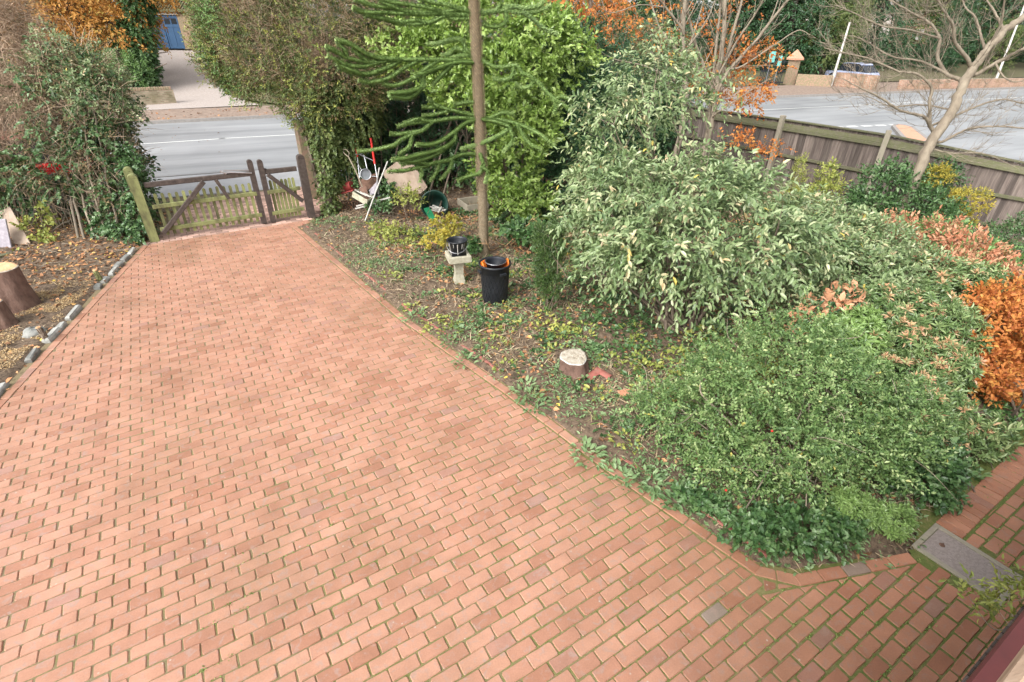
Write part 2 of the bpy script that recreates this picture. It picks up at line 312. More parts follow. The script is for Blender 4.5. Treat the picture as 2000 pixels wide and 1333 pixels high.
M['peach'] = leafmat('peach_leaf', [(.50, .25, .14), (.60, .34, .20)], .5, .2, .3)
M['yellow'] = leafmat('yellow_leaf', [(.18, .19, .04), (.34, .29, .05), (.45, .34, .06)], .5, .3, .3)
M['ygreen'] = leafmat('yellow_green_leaf', [(.13, .17, .035), (.24, .27, .06), (.35, .34, .085)], .45, .25)
M['pieris'] = leafmat('pieris_leaf', [(0, (.06, .115, .035)), (.4, (.125, .19, .065)), (.72, (.24, .31, .13)), (.84, (.33, .36, .17)), (.9, (.44, .32, .17)), (1, (.52, .27, .16))], .36, .18, .6)
M['lush'] = leafmat('fresh_green_leaf', [(.11, .19, .05), (.20, .30, .09), (.33, .42, .17)], .36, .22, .6)
M['grass'] = leafmat('grass_blade', [(.08, .16, .03), (.16, .26, .05), (.26, .30, .10)], .5, .2)
M['weed'] = leafmat('weed_leaf', [(.07, .125, .045), (.13, .20, .08), (.22, .29, .14)], .5, .2)
M['litter'] = leafmat('fallen_leaf', [(0, (.10, .055, .03)), (.4, (.22, .11, .055)), (.7, (.36, .17, .08)), (.9, (.46, .26, .13)), (1, (.52, .38, .07))], .7, .1, .2)
M['straw'] = leafmat('dry_stem', [(.16, .11, .065), (.28, .21, .13), (.40, .32, .22)], .8, 0, .2)
M['chip'] = leafmat('sawdust_chip', [(.24, .16, .08), (.36, .25, .13), (.50, .38, .22)], .9, 0, .2)

# ------------------------------------------------------------------ foliage engine
TPL = {
 'fold': (np.array([(0, 0, 0), (.45, -.5, .10), (1, 0, -.05), (.45, .5, .10)]), np.array([(0, 1, 2), (0, 2, 3)])),
 'oval': (np.array([(0, 0, 0), (.28, -.42, .07), (.3, 0, 0), (.28, .42, .07), (.68, -.40, .05), (.7, 0, -.03), (.68, .40, .05), (1, 0, -.16)]),
          np.array([(0, 1, 2), (0, 2, 3), (1, 4, 5), (1, 5, 2), (2, 5, 6), (2, 6, 3), (4, 7, 5), (5, 7, 6)])),
 'needle': (np.array([(0, -.5, 0), (0, .5, 0), (1, 0, .0)]), np.array([(0, 1, 2)])),
 'ivy': (np.array([(0, 0, 0), (-.05, -.5, .04), (.45, -.42, .06), (1, 0, -.1), (.45, .42, .06), (-.05, .5, .04)]), np.array([(0, 1, 2), (0, 2, 3), (0, 3, 4), (0, 4, 5)])),
 'strip': (np.array([(0, -.5, 0), (0, .5, 0), (.5, -.4, .12), (.5, .4, .12), (1, 0, 0)]), np.array([(0, 1, 3), (0, 3, 2), (2, 3, 4)])),
}
def leaves(mb, P, D, U, size, width, kind='fold', rnd=None, mat=0):
    """P origins, D directions, U rough upward normal of the blade"""
    n = len(P)
    if n == 0: return
    tv, tf = TPL[kind]; D = nrm(D); Y = nrm(np.cross(U, D)); Z = np.cross(D, Y)
    size = np.broadcast_to(np.asarray(size, float), (n,)); wd = size*width
    v = P[:, None]+tv[None, :, :1]*D[:, None]*size[:, None, None]+tv[None, :, 1:2]*Y[:, None]*wd[:, None, None]+tv[None, :, 2:]*Z[:, None]*size[:, None, None]
    f = (np.arange(n)[:, None, None]*len(tv)+tf[None]).reshape(-1, 3)
    if rnd is None: rnd = rng.random(n)
    mb.add(v.reshape(-1, 3), f, np.repeat(rnd, len(tv)), mat)

def rosettes(mb, blobs, dens=40, n=9, L=.09, W=.26, kind='oval', tipfrac=.3, tip=(.86, 1.0), body=(0, .72), lo=.8, hi=1.06, lump=.2, up=.6, mat=0):
    """whorls of leaves at shoot tips, some tipped with young coloured leaves"""
    P, N = crown_points(blobs, dens, lo, hi, -.6, lump); m = len(P); D = nrm(N+np.array([0, 0, up])+rng.normal(size=(m, 3))*.3)
    A = nrm(np.cross(D, rng.normal(size=(m, 3)))); B = np.cross(D, A); base = rng.random(m); istip = rng.random(m) < tipfrac
    for ring, (el, off, sc_) in enumerate(((.05, -.05, 1.0), (.45, -.02, .9), (1.1, 0, .62))):
        a = (np.arange(n)[None]*2*math.pi/n+rng.random((m, 1))*6.28+rng.normal(size=(m, n))*.2)[..., None]
        d = (A[:, None]*np.cos(a)+B[:, None]*np.sin(a))*math.cos(el)+D[:, None]*math.sin(el)+rng.normal(size=(m, n, 3))*.12
        q = P[:, None]+D[:, None]*off+d*.006; r = body[0]+(body[1]-body[0])*np.clip(base[:, None]*.6+rng.random((m, n))*.4, 0, 1)
        if ring > 0: r = np.where(istip[:, None] & ((rng.random((m, n)) < .75) | (ring == 2)), tip[0]+(tip[1]-tip[0])*rng.random((m, n)), r)
        ok = (q[..., 2] > .03).ravel(); leaves(mb, q.reshape(-1, 3)[ok], d.reshape(-1, 3)[ok], np.repeat(D, n, 0)[ok]+rng.normal(size=(ok.sum(), 3))*.2, (L*sc_*(.7+.5*rng.random((m, n)))).ravel()[ok], W, kind, r.ravel()[ok], mat)
def crown_points(blobs, dens, lo=.72, hi=1.05, zmin=-.75, lump=.14):
    P = []; N = []; K = []
    for bi, (c, r) in enumerate(blobs):
        c = np.asarray(c, float); r = np.asarray(r, float)
        A = 4*math.pi*(((r[0]*r[1])**1.6+(r[0]*r[2])**1.6+(r[1]*r[2])**1.6)/3)**(1/1.6)
        n = max(4, int(A*dens)); u = nrm(rng.normal(size=(n, 3))); u = u[u[:, 2] > zmin]
        ph = rng.random(6)*6.28
        lm = 1+lump*(np.sin(u[:, 0]*5+ph[0])*np.sin(u[:, 1]*5+ph[1])+.7*np.sin(u[:, 2]*7+ph[2]+u[:, 0]*4)+.5*np.sin(u[:, 1]*11+ph[3])*np.sin(u[:, 2]*9+ph[4]))
        k = lo+(hi-lo)*rng.random(len(u))**.6
        p = c+u*r*(lm*k)[:, None]; P.append(p); N.append(nrm(u/r)); K.append(np.full(len(p), bi))
    P = np.concatenate(P); N = np.concatenate(N); K = np.concatenate(K); keep = np.ones(len(P), bool)
    for bi, (c, r) in enumerate(blobs):
        d = np.linalg.norm((P-np.asarray(c))/np.asarray(r), axis=1); keep &= ~((d < .66) & (K != bi))
    return P[keep], N[keep]

def knobby(blobs, per=5, s=.42, seed=1):
    """break a crown's outline with smaller lobes standing out of its big ones"""
    r2 = np.random.default_rng(seed); out = list(blobs)
    for c, r in blobs:
        r = np.asarray(r, float)
        for i in range(per):
            u = nrm(r2.normal(size=3)); u[2] = abs(u[2])*.9-.15; k = s*(.6+.7*r2.random()); out.append((np.asarray(c)+u*r*(.80+.25*r2.random()), r*k*np.array([1, 1, .8+.4*r2.random()])))
    return out
def shoots(mb, blobs, dens=60, m=8, slen=.25, L=.06, W=.45, kind='fold', up=.2, droop=0., spread=.9, jit=.5, lump=.14, lo=.72, hi=1.05, zmin=-.75,
           mat=0, zfloor=0.03, flat=.5, tipbias=0., clump=True):
    P, N = crown_points(blobs, dens, lo, hi, zmin, lump); n = len(P)
    D = nrm(N+np.array([0, 0, up])+rng.normal(size=(n, 3))*jit); t = (np.arange(m)+.5)/m
    base = rng.random(n)
    q = P[:, None]+D[:, None]*(t[None, :, None]-.4)*slen+np.array([0, 0, -1.])*(t[None, :, None]**2)*droop*slen
    side = nrm(np.cross(D, rng.normal(size=(n, 3)))); sg = np.where(np.arange(m) % 2 == 0, 1., -1.)
    ang = rng.normal(size=(n, m, 1))*.5; s2 = np.cross(D, side)
    sv = (side[:, None]*np.cos(ang)+s2[:, None]*np.sin(ang))*sg[None, :, None]
    ld = D[:, None]*(.45+.5*t[None, :, None])+sv*spread*(1.1-.6*t[None, :, None])+np.array([0, 0, -1.])*droop*.9+rng.normal(size=(n, m, 3))*.18
    Uv = np.broadcast_to(N[:, None]*(1-flat)+np.array([0, 0, 1.])*flat, (n, m, 3))+rng.normal(size=(n, m, 3))*.3
    rn = np.clip(base[:, None]*.55+rng.random((n, m))*.45+tipbias*(t[None]-.5), 0, 1)
    sz = L*(.65+.6*rng.random((n, m)))
    q = q.reshape(-1, 3); ok = q[:, 2] > zfloor
    leaves(mb, q[ok], ld.reshape(-1, 3)[ok], Uv.reshape(-1, 3)[ok], sz.ravel()[ok], W, kind, rn.ravel()[ok], mat)

def stems(mb, base, blobs, n=8, r0=.02, spread=.15, k=5, wig=.08):
    base = np.asarray(base, float)
    for i in range(n):
        c, r = blobs[rng.integers(len(blobs))]; u = nrm(rng.normal(size=3)); u[2] = abs(u[2])*.8-.1
        e = np.asarray(c)+u*np.asarray(r)*.85; b = base+np.array([rng.normal()*spread, rng.normal()*spread, -.03])
        mid = (b+e)/2+rng.normal(size=3)*wig*2+np.array([0, 0, .12*np.linalg.norm(e-b)])
        mid2 = mid*.5+e*.5+rng.normal(size=3)*wig
        p = spline([b, mid, mid2, e], 9); mb.tube(p, np.linspace(r0, r0*.25, 9), k, rnd=rng.random())
        for j in range(3):
            a = p[rng.integers(3, 8)]; d = nrm(e-b+rng.normal(size=3)*.6*np.linalg.norm(e-b)); l = .3*np.linalg.norm(e-b)*rng.random()+.1
            mb.tube(spline([a, a+d*l*.5+rng.normal(size=3)*.02, a+d*l], 4), np.linspace(r0*.35, r0*.12, 4), 3, rnd=rng.random(), cap=False)

def shrub(name, label, cat, base, blobs, mat, nst=8, r0=.02, stemmat='bark', sspread=.15, group=None, fname='foliage', layers=None, sname='stems', knob=4, rose=None, **kw):
    big = blobs
    if knob: blobs = knobby(blobs, knob, seed=int(abs(base[0]*97+base[1]*31)) % 1000)
    root = thing(name, label, cat, base, group)
    mb = MB(); shoots(mb, blobs, **kw)
    if rose: rosettes(mb, blobs, **rose)
    mats = [M[mat]]
    if layers:
        for lmat, lkw in layers:
            mats.append(M[lmat]); shoots(mb, lkw.pop('blobs', blobs), mat=len(mats)-1, **lkw)
    mb.build(fname, mats, root)
    if nst:
        sb = MB(); stems(sb, base, big, nst, r0, sspread); sb.build(sname, M[stemmat], root)
    return root

def branchy(mb, p, r, depth, seg=.25, rnd=.5, ang=.55, upb=.15, n=2):
    """random twigs springing from a limb given as a polyline"""
    if depth == 0: return
    L = np.linalg.norm(np.diff(p, axis=0), axis=1).sum(); cnt = max(2, int(L/seg)); tt = np.gradient(p, axis=0)
    for i in range(cnt):
        f = .15+.85*rng.random(); k = min(len(p)-1, int(f*(len(p)-1))); d = nrm(tt[k]); s = nrm(np.cross(d, rng.normal(size=3)))
        e = nrm(d*math.cos(ang)+s*math.sin(ang)*1.3+np.array([0, 0, upb])); e[2] = max(e[2], -.25); l = min(.85, L*(.25+.3*rng.random())*(1.1-.5*f))
        if l < .06: continue
        q = spline([p[k], p[k]+e*l*.5+rng.normal(size=3)*l*.07, p[k]+e*l+rng.normal(size=3)*l*.12+np.array([0, 0, upb*l])], 6)
        rr = max(.0032, r*(.55-.25*f)); mb.tube(q, np.linspace(rr, rr*.45, 6), 4 if depth > 1 else 3, rnd=rng.random(), cap=False)
        branchy(mb, q, rr, depth-1, seg*.6, rnd, ang, upb)

# ================================================================== THE SETTING
def struct(o): o['kind'] = 'structure'; return o
def flat(name, poly, z, mat, thick=None):
    mb = MB(); p = np.array([(x, y, z) for x, y in poly]); n = len(p)
    mb.add(p, [tuple(range(n))])
    if thick:
        q = p.copy(); q[:, 2] -= thick; mb.add(np.vstack([p, q]), [(i, n+i, n+(i+1) % n, (i+1) % n) for i in range(n)])
    return struct(mb.build(name, M[mat]))
flat('ground', [(-220, -60), (240, -60), (240, 260), (-220, 260)], -.09, 'field')
FAR = [(-70, -1.5), (-17.0, 24.72), (-11.65, 27.3), (17.7, 38.6), (41.4, 47.6), (120, 78)]
flat('road', [(-80, -14)]+[(-70, -12.4), (-11.06, 15.5), (-7.2, 17.1), (5.5, 23.0), (9.2, 20.6), (15.5, 11), (24, 0), (44, 0), (130, 56)]+FAR[::-1], -.05, 'asphalt')
flat('far_verge', [(x, y) for x, y in FAR]+[(118, 84), (39.5, 53.5), (16, 44.5), (-13.0, 31.0), (-18.6, 28.6), (-72, 3.0)], .03, 'verge', .14)
fk = MB()
for a, b in zip(FAR[:-1], FAR[1:]): fk.bar((*a, .0), (*b, .0), .14, .16)
struct(fk.build('far_kerb', M['kerb']))
np_ = [(-70, -12.6), (-11.1, 15.25), (-7.2, 16.9), (5.3, 22.6)]
flat('near_pavement', np_+[(6.6, 20.6), (-6.0, 14.75), (-9.9, 13.15), (-70, -15.5)], .02, 'asphalt_pale', .14)
nk = MB()
for a, b in zip(np_[:-1], np_[1:]): nk.bar((*a, -.03), (*b, -.03), .12, .10)
struct(nk.build('near_kerb', M['kerb']))
# painted lines
ln = MB()
c0 = [(-45, 5.3), (-14.35, 20.45), (-9.44, 22.78), (18, 34.0), (42, 43.3), (80, 58)]
pl = spline([(*p, 0) for p in c0], 120)[:, :2]; tt = nrm(np.gradient(pl, axis=0)); nn = np.stack([-tt[:, 1], tt[:, 0]], 1)*.05
for i in range(119):
    if i % 1 == 0: ln.add([(*(pl[i]-nn[i]), -.045), (*(pl[i+1]-nn[i+1]), -.045), (*(pl[i+1]+nn[i+1]), -.045), (*(pl[i]+nn[i]), -.045)], [(0, 1, 2, 3)])
struct(ln.build('centre_line', M['paint']))
dl = MB(); a = np.array([13.6, 26.3]); b = np.array([19.3, 27.8]); d = (b-a)/np.linalg.norm(b-a); nv = np.array([-d[1], d[0]])*.13
for k in range(7):
    p = a+d*k*.85; q = p+d*.55; dl.add([(*(p-nv), -.045), (*(q-nv), -.045), (*(q+nv), -.045), (*(p+nv), -.045)], [(0, 1, 2, 3)])
struct(dl.build('junction_line', M['paint']))
# kerbed island of tactile paving at the junction
isl = [(16.6, 22.4), (17.3, 23.0), (18.75, 26.3), (18.8, 26.9), (18.5, 27.1), (18.1, 26.7), (16.8, 24.0), (16.2, 22.6)]
flat('traffic_island', isl, .07, 'buff', .13)
ik = MB()
for i in range(len(isl)): ik.bar((*isl[i], .0), (*isl[(i+1) % len(isl)], .0), .16, .15)
struct(ik.build('island_kerb', M['kerb']))
# far sloping drive up to the garage
dr = MB(); A = [(-18.9, 28.4, .04), (-14.0, 31.0, .04), (-17.4, 34.2, .2), (-24.3, 46, 2.09), (-28.6, 46, 2.09), (-20.6, 32.2, .15)]
dr.add(A, [(0, 1, 2, 5), (5, 2, 3, 4)]); struct(dr.build('far_driveway', M['gravel']))
# raised ground behind the far side of the road
hb = MB()
hb.add([(-80, 6, .02), (-21.5, 31.5, .02), (-29, 46, 2.05), (-90, 30, 2.05)], [(0, 1, 2, 3)]); hb.add([(-17.0, 34.1, .02), (-13, 31.5, .02), (16, 45, .02), (40, 54.5, .02), (120, 86, .02), (110, 110, 2.0), (10, 62, 2.0), (-24, 46, 2.05)], [tuple(range(8))])
hb.add([(-90, 30, 2.05), (-29, 46, 2.05), (-24, 46, 2.05), (10, 62, 2.0), (110, 110, 2), (110, 200, 4), (-120, 200, 4)], [tuple(range(7))])
struct(hb.build('far_gardens', M['field']))

# ------------------------------------------------------------------ paved drive
TH = R(32.2); EU = np.array([math.cos(TH), math.sin(TH)]); EV = np.array([-math.sin(TH), math.cos(TH)])
EDGE_R = np.array([(-5.08, 11.42), (-1.78, 7.15), (-.09, 5.26), (.99, 3.96), (2.10, 2.76)])
CORN = np.array([(2.10, 2.76), (2.45, 2.66), (3.60, 2.90)])
PATH = np.array([(4.05, 3.36), (9.5, 6.85)])
def clip(poly, p, n):
    out = []
    for i in range(len(poly)):
        a, b = poly[i], poly[(i+1) % len(poly)]; da = (a-p)@n; db = (b-p)@n
        if da >= 0: out.append(a)
        if da*db < 0: out.append(a+(b-a)*(da/(da-db)))
    return out
def area(p):
    p = np.array(p)
    if len(p) < 3: return 0
    x, y = p[:, 0], p[:, 1]; return .5*abs((x*np.roll(y, -1)-y*np.roll(x, -1)).sum())
bv = []; bf = []; br = []; bf2 = []
def brick(poly, z=0.0):
    if len(poly) < 3 or area(poly) < .0015: return
    p = np.array(poly); n = len(p); c = p.mean(0); k = len(bv)
    # drop nearly coincident corners
    keep = [i for i in range(n) if np.linalg.norm(p[i]-p[i-1]) > .006]; p = p[keep]; n = len(p)
    if n < 3: return
    # worn corners and slightly wavy edges
    pts = []
    for i in range(n):
        a, b, e = p[i-1], p[i], p[(i+1) % n]; l1 = np.linalg.norm(a-b); l2 = np.linalg.norm(e-b); rr = .004+.009*rng.random()**2
        pts += [b+(a-b)/l1*min(rr, l1*.3), b+(e-b)/l2*min(rr*(.7+.6*rng.random()), l2*.3)]
        if l2 > .08: pts.append((b+e)/2+(c-(b+e)/2)/np.linalg.norm(c-(b+e)/2)*rng.normal()*.0013)
    p = np.array(pts); n = len(p)
    dv = nrm(p-c); ls = np.linalg.norm(p-c, axis=1, keepdims=True)
    tl = rng.normal(size=2)*.008; zz = z+rng.normal()*.0012+(p-c)@tl
    for ring, off in ((0, .0), (1, .0), (2, .006)):
        q = c+dv*np.maximum(ls-off, .004)
        for i in range(n): bv.append((q[i][0], q[i][1], (-.04 if ring == 0 else zz[i]-.007 if ring == 1 else zz[i])))
    r = rng.random(); r = r if c[0] > 1.5 else r*.978
    br.extend([r]*(3*n))
    F_ = bf2 if c@EV > 12.66 else bf
    F_.append(tuple(k+2*n+i for i in range(n)))
    for o in (0, n):
        for i in range(n): F_.append((k+o+i, k+o+(i+1) % n, k+o+n+(i+1) % n, k+o+n+i))
BL, BW, GAP = .2262, .1131, .0095
ph = g(965.25, 1005.75)[:2]; pu, pv = ph@EU, ph@EV
LEFT = (np.array([-7.60, 10.36]), np.array([-6.10, 4.82])); LD = nrm(LEFT[1]-LEFT[0]); LN = np.array([-LD[1], LD[0]])     # inward (east)
if LN[0] < 0: LN = -LN
GV = 12.72                       # v of the gate line
def seg_clip(poly, a, b, inward): return clip(poly, a, inward)
RN = [np.array([-(b-a)[1], (b-a)[0]]) for a, b in zip(EDGE_R[:-1], EDGE_R[1:])]
RN = [nrm(n if n@(np.array([-4., 4])-EDGE_R[0]) > 0 else -n) for n in RN]
WALLV = -.16
def edge_x(y): return np.interp(y, EDGE_R[::-1, 1], EDGE_R[::-1, 0])
bed_tri = [np.array(p) for p in list(EDGE_R)+list(CORN[1:])+list(PATH)]
def inbed(p):
    x, y = p
    if y > 11.42: return False
    if y > 2.9: r = x > edge_x(y)
    else: r = x > np.interp(y, [2.66, 2.76, 2.9], [2.45, 2.1, 1.98]) and y > np.interp(x, [2.10, 2.45, 3.6], [2.76, 2.66, 2.9])
    if x > 3.6: r = r and (np.array(p)-PATH[0])@EV > 0 and (x > 4.05 or (np.array(p)-CORN[2])@nrm(np.array([-.46, .45])) > 0)
    return r
MH_C, MH_A = np.array([4.03, 2.93]), R(33.0)      # manhole cover centre
MHU = np.array([math.cos(MH_A), math.sin(MH_A)]); MHV = np.array([-MHU[1], MHU[0]])
def in_mh(p, e=0): d = p-MH_C; return abs(d@MHU) < .235+e and abs(d@MHV) < .335+e
for j in range(-20, 140):
    v0 = pv-j*BW if False else pv+(j-20)*BW
    off = .5*((j-20) % 2)
    if v0 < WALLV-.07 or v0 > 15.7: continue
    for i in range(-60, 90):
        u0 = pu+(i-off)*BL
        q = [EU*(u0+a)+EV*(v0+b) for a, b in ((GAP/2, GAP/2), (BL-GAP/2, GAP/2), (BL-GAP/2, BW-GAP/2), (GAP/2, BW-GAP/2))]
        jit = rng.normal(size=2)*.0016; q = [p+jit+rng.normal(size=2)*.0022 for p in q]
        c = sum(q)/4
        if c[0] > 10 or c[1] < .3 or c[0] < -10.6: continue
        q = clip(q, LEFT[0]+LN*.0, LN)
        if v0 < .02 and len(q) > 2: q = clip(q, EV*-.082, EV)
        if len(q) < 3: continue
        if v0 > 12.3:
            if c[0] > -4.75: continue
        inb = [inbed(p) for p in q]
        if any(inb):
            if c[0] < 2.1 and c[1] > 2.6:
                k = int(np.clip(np.searchsorted(-EDGE_R[:, 1], -c[1])-1, 0, 3))
                for kk in {k, min(k+1, 3), max(k-1, 0)}:
                    if EDGE_R[kk][1] > c[1]-.25 and EDGE_R[kk+1][1] < c[1]+.25: q = clip(q, EDGE_R[kk], RN[kk])
            elif c[0] < 3.65: q = clip(q, CORN[1], nrm(np.array([.24, -1.15])))
            else: q = clip(q, PATH[0], -EV)
        if len(q) < 3 or inbed(sum(q)/len(q)): continue
        # soldier course kept clear along the path's bed edge
        if c[0] > 4.0:
            q = clip(q, PATH[0]-EV*.235, -EV)
            if len(q) < 3: continue
        c = sum(q)/len(q)
        if c[0] > 1.4 and c[1] < 4.2: sh = 1-.05*min(1, (c[0]-1.4)/1.0)*(.7+.6*rng.random()); q = [c+(p-c)*sh for p in q]
        if in_mh(c, .02): continue
        if any(in_mh(p) for p in q):
            d = c-MH_C
            if abs(d@MHU)-.235 > abs(d@MHV)-.335: s_ = np.sign(d@MHU); q = clip(q, MH_C+MHU*s_*.245, MHU*s_)
            else: s_ = np.sign(d@MHV); q = clip(q, MH_C+MHV*s_*.345, MHV*s_)
            if len(q) < 3: continue
        brick(q, -.014*max(0, min(1, (c[0]-8)/1)))
def course(line, off0, width, length, z=0.0, start=0):
    L = np.vstack([line]); seg = np.diff(L, axis=0); ln_ = np.linalg.norm(seg, axis=1)
    for k, (a, s_, l) in enumerate(zip(L[:-1], seg, ln_)):
        d = s_/l; n = np.array([d[1], -d[0]]); n = n if True else n
        m = max(1, round(l/length)); st = l/m
        for i in range(m):
            p = a+d*(i*st+.004); q = a+d*((i+1)*st-.004)
            brick([p+n*(off0), q+n*(off0), q+n*(off0+width), p+n*(off0+width)][::-1], z+rng.normal()*.002)
# edging courses: the line runs away->near, outward (bed) side is to the left of travel
course(EDGE_R, -.122, .102, .2262, .006)
course(EDGE_R, -.240, .100, .2262, -.010)
course(np.array([CORN[0], CORN[1], CORN[2]]), -.115, .105, .2262, .004)
course(PATH, .008, .222, .105, .002)
course(np.array([(2.9, 1.72), (9.3, 5.75)]), -.0, .215, .11, .0)
# left border course of laid bricks
course(np.array([LEFT[0], LEFT[1], LEFT[1]+LD*3]), .008, .102, .2262, .0)
for pts in (((1491, 1132), (1516, 1138), (1516, 1150), (1494, 1155)), ((1520, 1139), (1550, 1146), (1521, 1150))): brick([g(*p)[:2] for p in pts])
mb = MB(); bv_ = np.array(bv); mb.add(bv_, bf, np.array(br), 0); mb.add(bv_, bf2, np.array(br), 2)
J = [(-9.5, 8.0), (-7.75, 10.4), (-9.95, 13.2), (-5.95, 14.85), (-4.5, 11.6), (-1.5, 7.2), (2.2, 2.9), (3.6, 3.0), (4.0, 3.5), (10, 7.3), (10.8, 5.9), (2.0, .4), (-5.0, .2), (-6.3, 5)]
gx = np.arange(-9.9, 10.9, .05); gy = np.arange(.2, 14.7, .05)
def pip(px, py, poly):
    r = np.zeros(px.shape, bool); n = len(poly)
    for i in range(n):
        (x1, y1), (x2, y2) = poly[i], poly[(i+1) % n]
        c = ((y1 > py) != (y2 > py)) & (px < (x2-x1)*(py-y1)/(y2-y1+1e-12)+x1); r ^= c
    return r
X, Y = np.meshgrid(gx, gy, indexing='ij'); ins = pip(X, Y, J)
Z = -.0080+.004*(vnoise(X*1.1, Y*1.1, 3)-.5)+.004*(vnoise(X*7, Y*7, 4)-.45)
idx = np.arange(X.size).reshape(X.shape); f = np.stack([idx[:-1, :-1], idx[1:, :-1], idx[1:, 1:], idx[:-1, 1:]], -1)[ins[:-1, :-1] & ins[1:, 1:]]
mb.add(np.stack([X, Y, Z], -1), f.reshape(-1, 4), .5, 1, True)
struct(mb.build('driveway', [M['brick'], M['joint'], M['pale_brick']]))

# moss and tiny weeds growing in the joints (uncountable)
mo = MB(); n = 16000
u = rng.uniform(-3, 9, n); v = rng.uniform(0, 10, n); jj = np.round((v-pv)/BW); v2 = pv+jj*BW+rng.normal(size=n)*.004
P = u[:, None]*EU+v2[:, None]*EV
dm = vnoise(P[:, 0]*.9, P[:, 1]*.9, 11)+.10*(P[:, 0]-P[:, 1]*.5); ok = (dm > .52) & (vnoise(P[:, 0]*6, P[:, 1]*6, 12) > .50) & np.array([not inbed(p) and not in_mh(p, .0) and p[0] > -5.5 and p[1] > .8 and p[1] < 9 for p in P])
P = P[ok]; q = np.repeat(np.c_[P, np.full(len(P), -.006)], 7, 0)+rng.normal(size=(len(P)*7, 3))*[.012, .012, .002]
leaves(mo, q, rng.normal(size=q.shape)*[1, 1, .3]+[0, 0, .55], rng.normal(size=q.shape), .014*(.6+.8*rng.random(len(q))), .6, 'fold')
tag(mo.build('joint_moss', M['grass']), kind='stuff')

# ------------------------------------------------------------------ soil of the beds
def sdist_drive(X, Y):
    """>0 inside the beds, <0 over the paving"""
    P = np.stack([X, Y], -1); d = np.full(X.shape, 1e9)
    segs = list(zip(EDGE_R[:-1], EDGE_R[1:]))+list(zip(CORN[:-1], CORN[1:]))+[(CORN[2], PATH[0]), (PATH[0], PATH[1]), (np.array([-5.08, 11.42]), np.array([-4.55, 12.3])), (np.array([-4.55, 12.3]), np.array([-6, 14.8]))]
    for a, b in segs:
        t = np.clip(((P-a)@(b-a))/((b-a)@(b-a)), 0, 1); d = np.minimum(d, np.linalg.norm(P-(a+t[..., None]*(b-a)), axis=-1))
    bed = list(map(tuple, EDGE_R[::-1]))+[(-4.55, 12.3), (-5.9, 14.6), (5.8, 20.2), (14, 9.4), (9.5, 6.85), (4.05, 3.36), (3.6, 2.9), (2.45, 2.66)]
    return np.where(pip(X, Y, bed), d, -d)
gx = np.arange(-6.2, 14.2, .07); gy = np.arange(2.2, 20.4, .07); X, Y = np.meshgrid(gx, gy, indexing='ij'); S = sdist_drive(X, Y)
Z = -.08+np.clip(S/.22, 0, 1)*.10+np.clip(S-.1, 0, .6)*(.05+.10*(vnoise(X*.8, Y*.8, 5)-.4)+.10*(vnoise(X*3.1, Y*3.1, 6)-.5)+.05*(vnoise(X*8, Y*8, 7)-.5))
def soil_z(x, y):
    i = np.clip(((x+6.2)/.07).astype(int), 0, X.shape[0]-1); j = np.clip(((y-2.2)/.07).astype(int), 0, X.shape[1]-1); return Z[i, j]
idx = np.arange(X.size).reshape(X.shape); f = np.stack([idx[:-1, :-1], idx[1:, :-1], idx[1:, 1:], idx[:-1, 1:]], -1)
mk = S[:-1, :-1] > .02; mb = MB(); mb.add(np.stack([X, Y, Z], -1), f[mk].reshape(-1, 4), .5, 0, True); struct(mb.build('garden_soil', M['soil']))
# left bed
gx2 = np.arange(-15, -5.0, .07); gy2 = np.arange(1.0, 13.2, .07); X2, Y2 = np.meshgrid(gx2, gy2, indexing='ij')
dl_ = -((np.stack([X2, Y2], -1)-LEFT[0])@LN)-.10; gl = (np.stack([X2, Y2], -1)@EV)
Z2 = -.085+np.clip(dl_/.15, 0, 1)*.115+np.clip(dl_, 0, .6)*(.12*(vnoise(X2*1.1, Y2*1.1, 15)-.4)+.12*(vnoise(X2*4, Y2*4, 16)-.5)+.06*(vnoise(X2*9, Y2*9, 17)-.5))
def soil2_z(x, y):
    i = np.clip(((x+15)/.07).astype(int), 0, X2.shape[0]-1); j = np.clip(((y-1)/.07).astype(int), 0, X2.shape[1]-1); return Z2[i, j]
idx = np.arange(X2.size).reshape(X2.shape); f = np.stack([idx[:-1, :-1], idx[1:, :-1], idx[1:, 1:], idx[:-1, 1:]], -1)
mk = (dl_[:-1, :-1] > 0) & (gl[:-1, :-1] < 14.6); mb = MB(); mb.add(np.stack([X2, Y2, Z2], -1), f[mk].reshape(-1, 4), .5, 0, True); struct(mb.build('border_soil', M['soil']))

# bricks on edge holding back the soil
for a, b in list(zip(EDGE_R[:-1], EDGE_R[1:])):
    d = nrm(b-a); n = np.array([-d[1], d[0]]); l = np.linalg.norm(b-a); m = int(l/.40)
    for i in range(m):
        if rng.random() < .25: continue
        eg = MB(); p = a+d*(i*l/m+.01)+n*.27; q = a+d*((i+1)*l/m-.006)+n*.27; j1, j2 = rng.normal(size=2)*.010
        eg.bar((*(p+n*j1), -.012+rng.normal()*.010), (*(q+n*j2), -.012+rng.normal()*.010), .038, .10, bev=.006, rnd=rng.random())
        tag(eg.build('edging_brick', M['tile'], None, (*p, 0)), 'thin worn red brick on edge between the paving and the garden soil', 'edging', 'thin red bricks edging the garden soil')

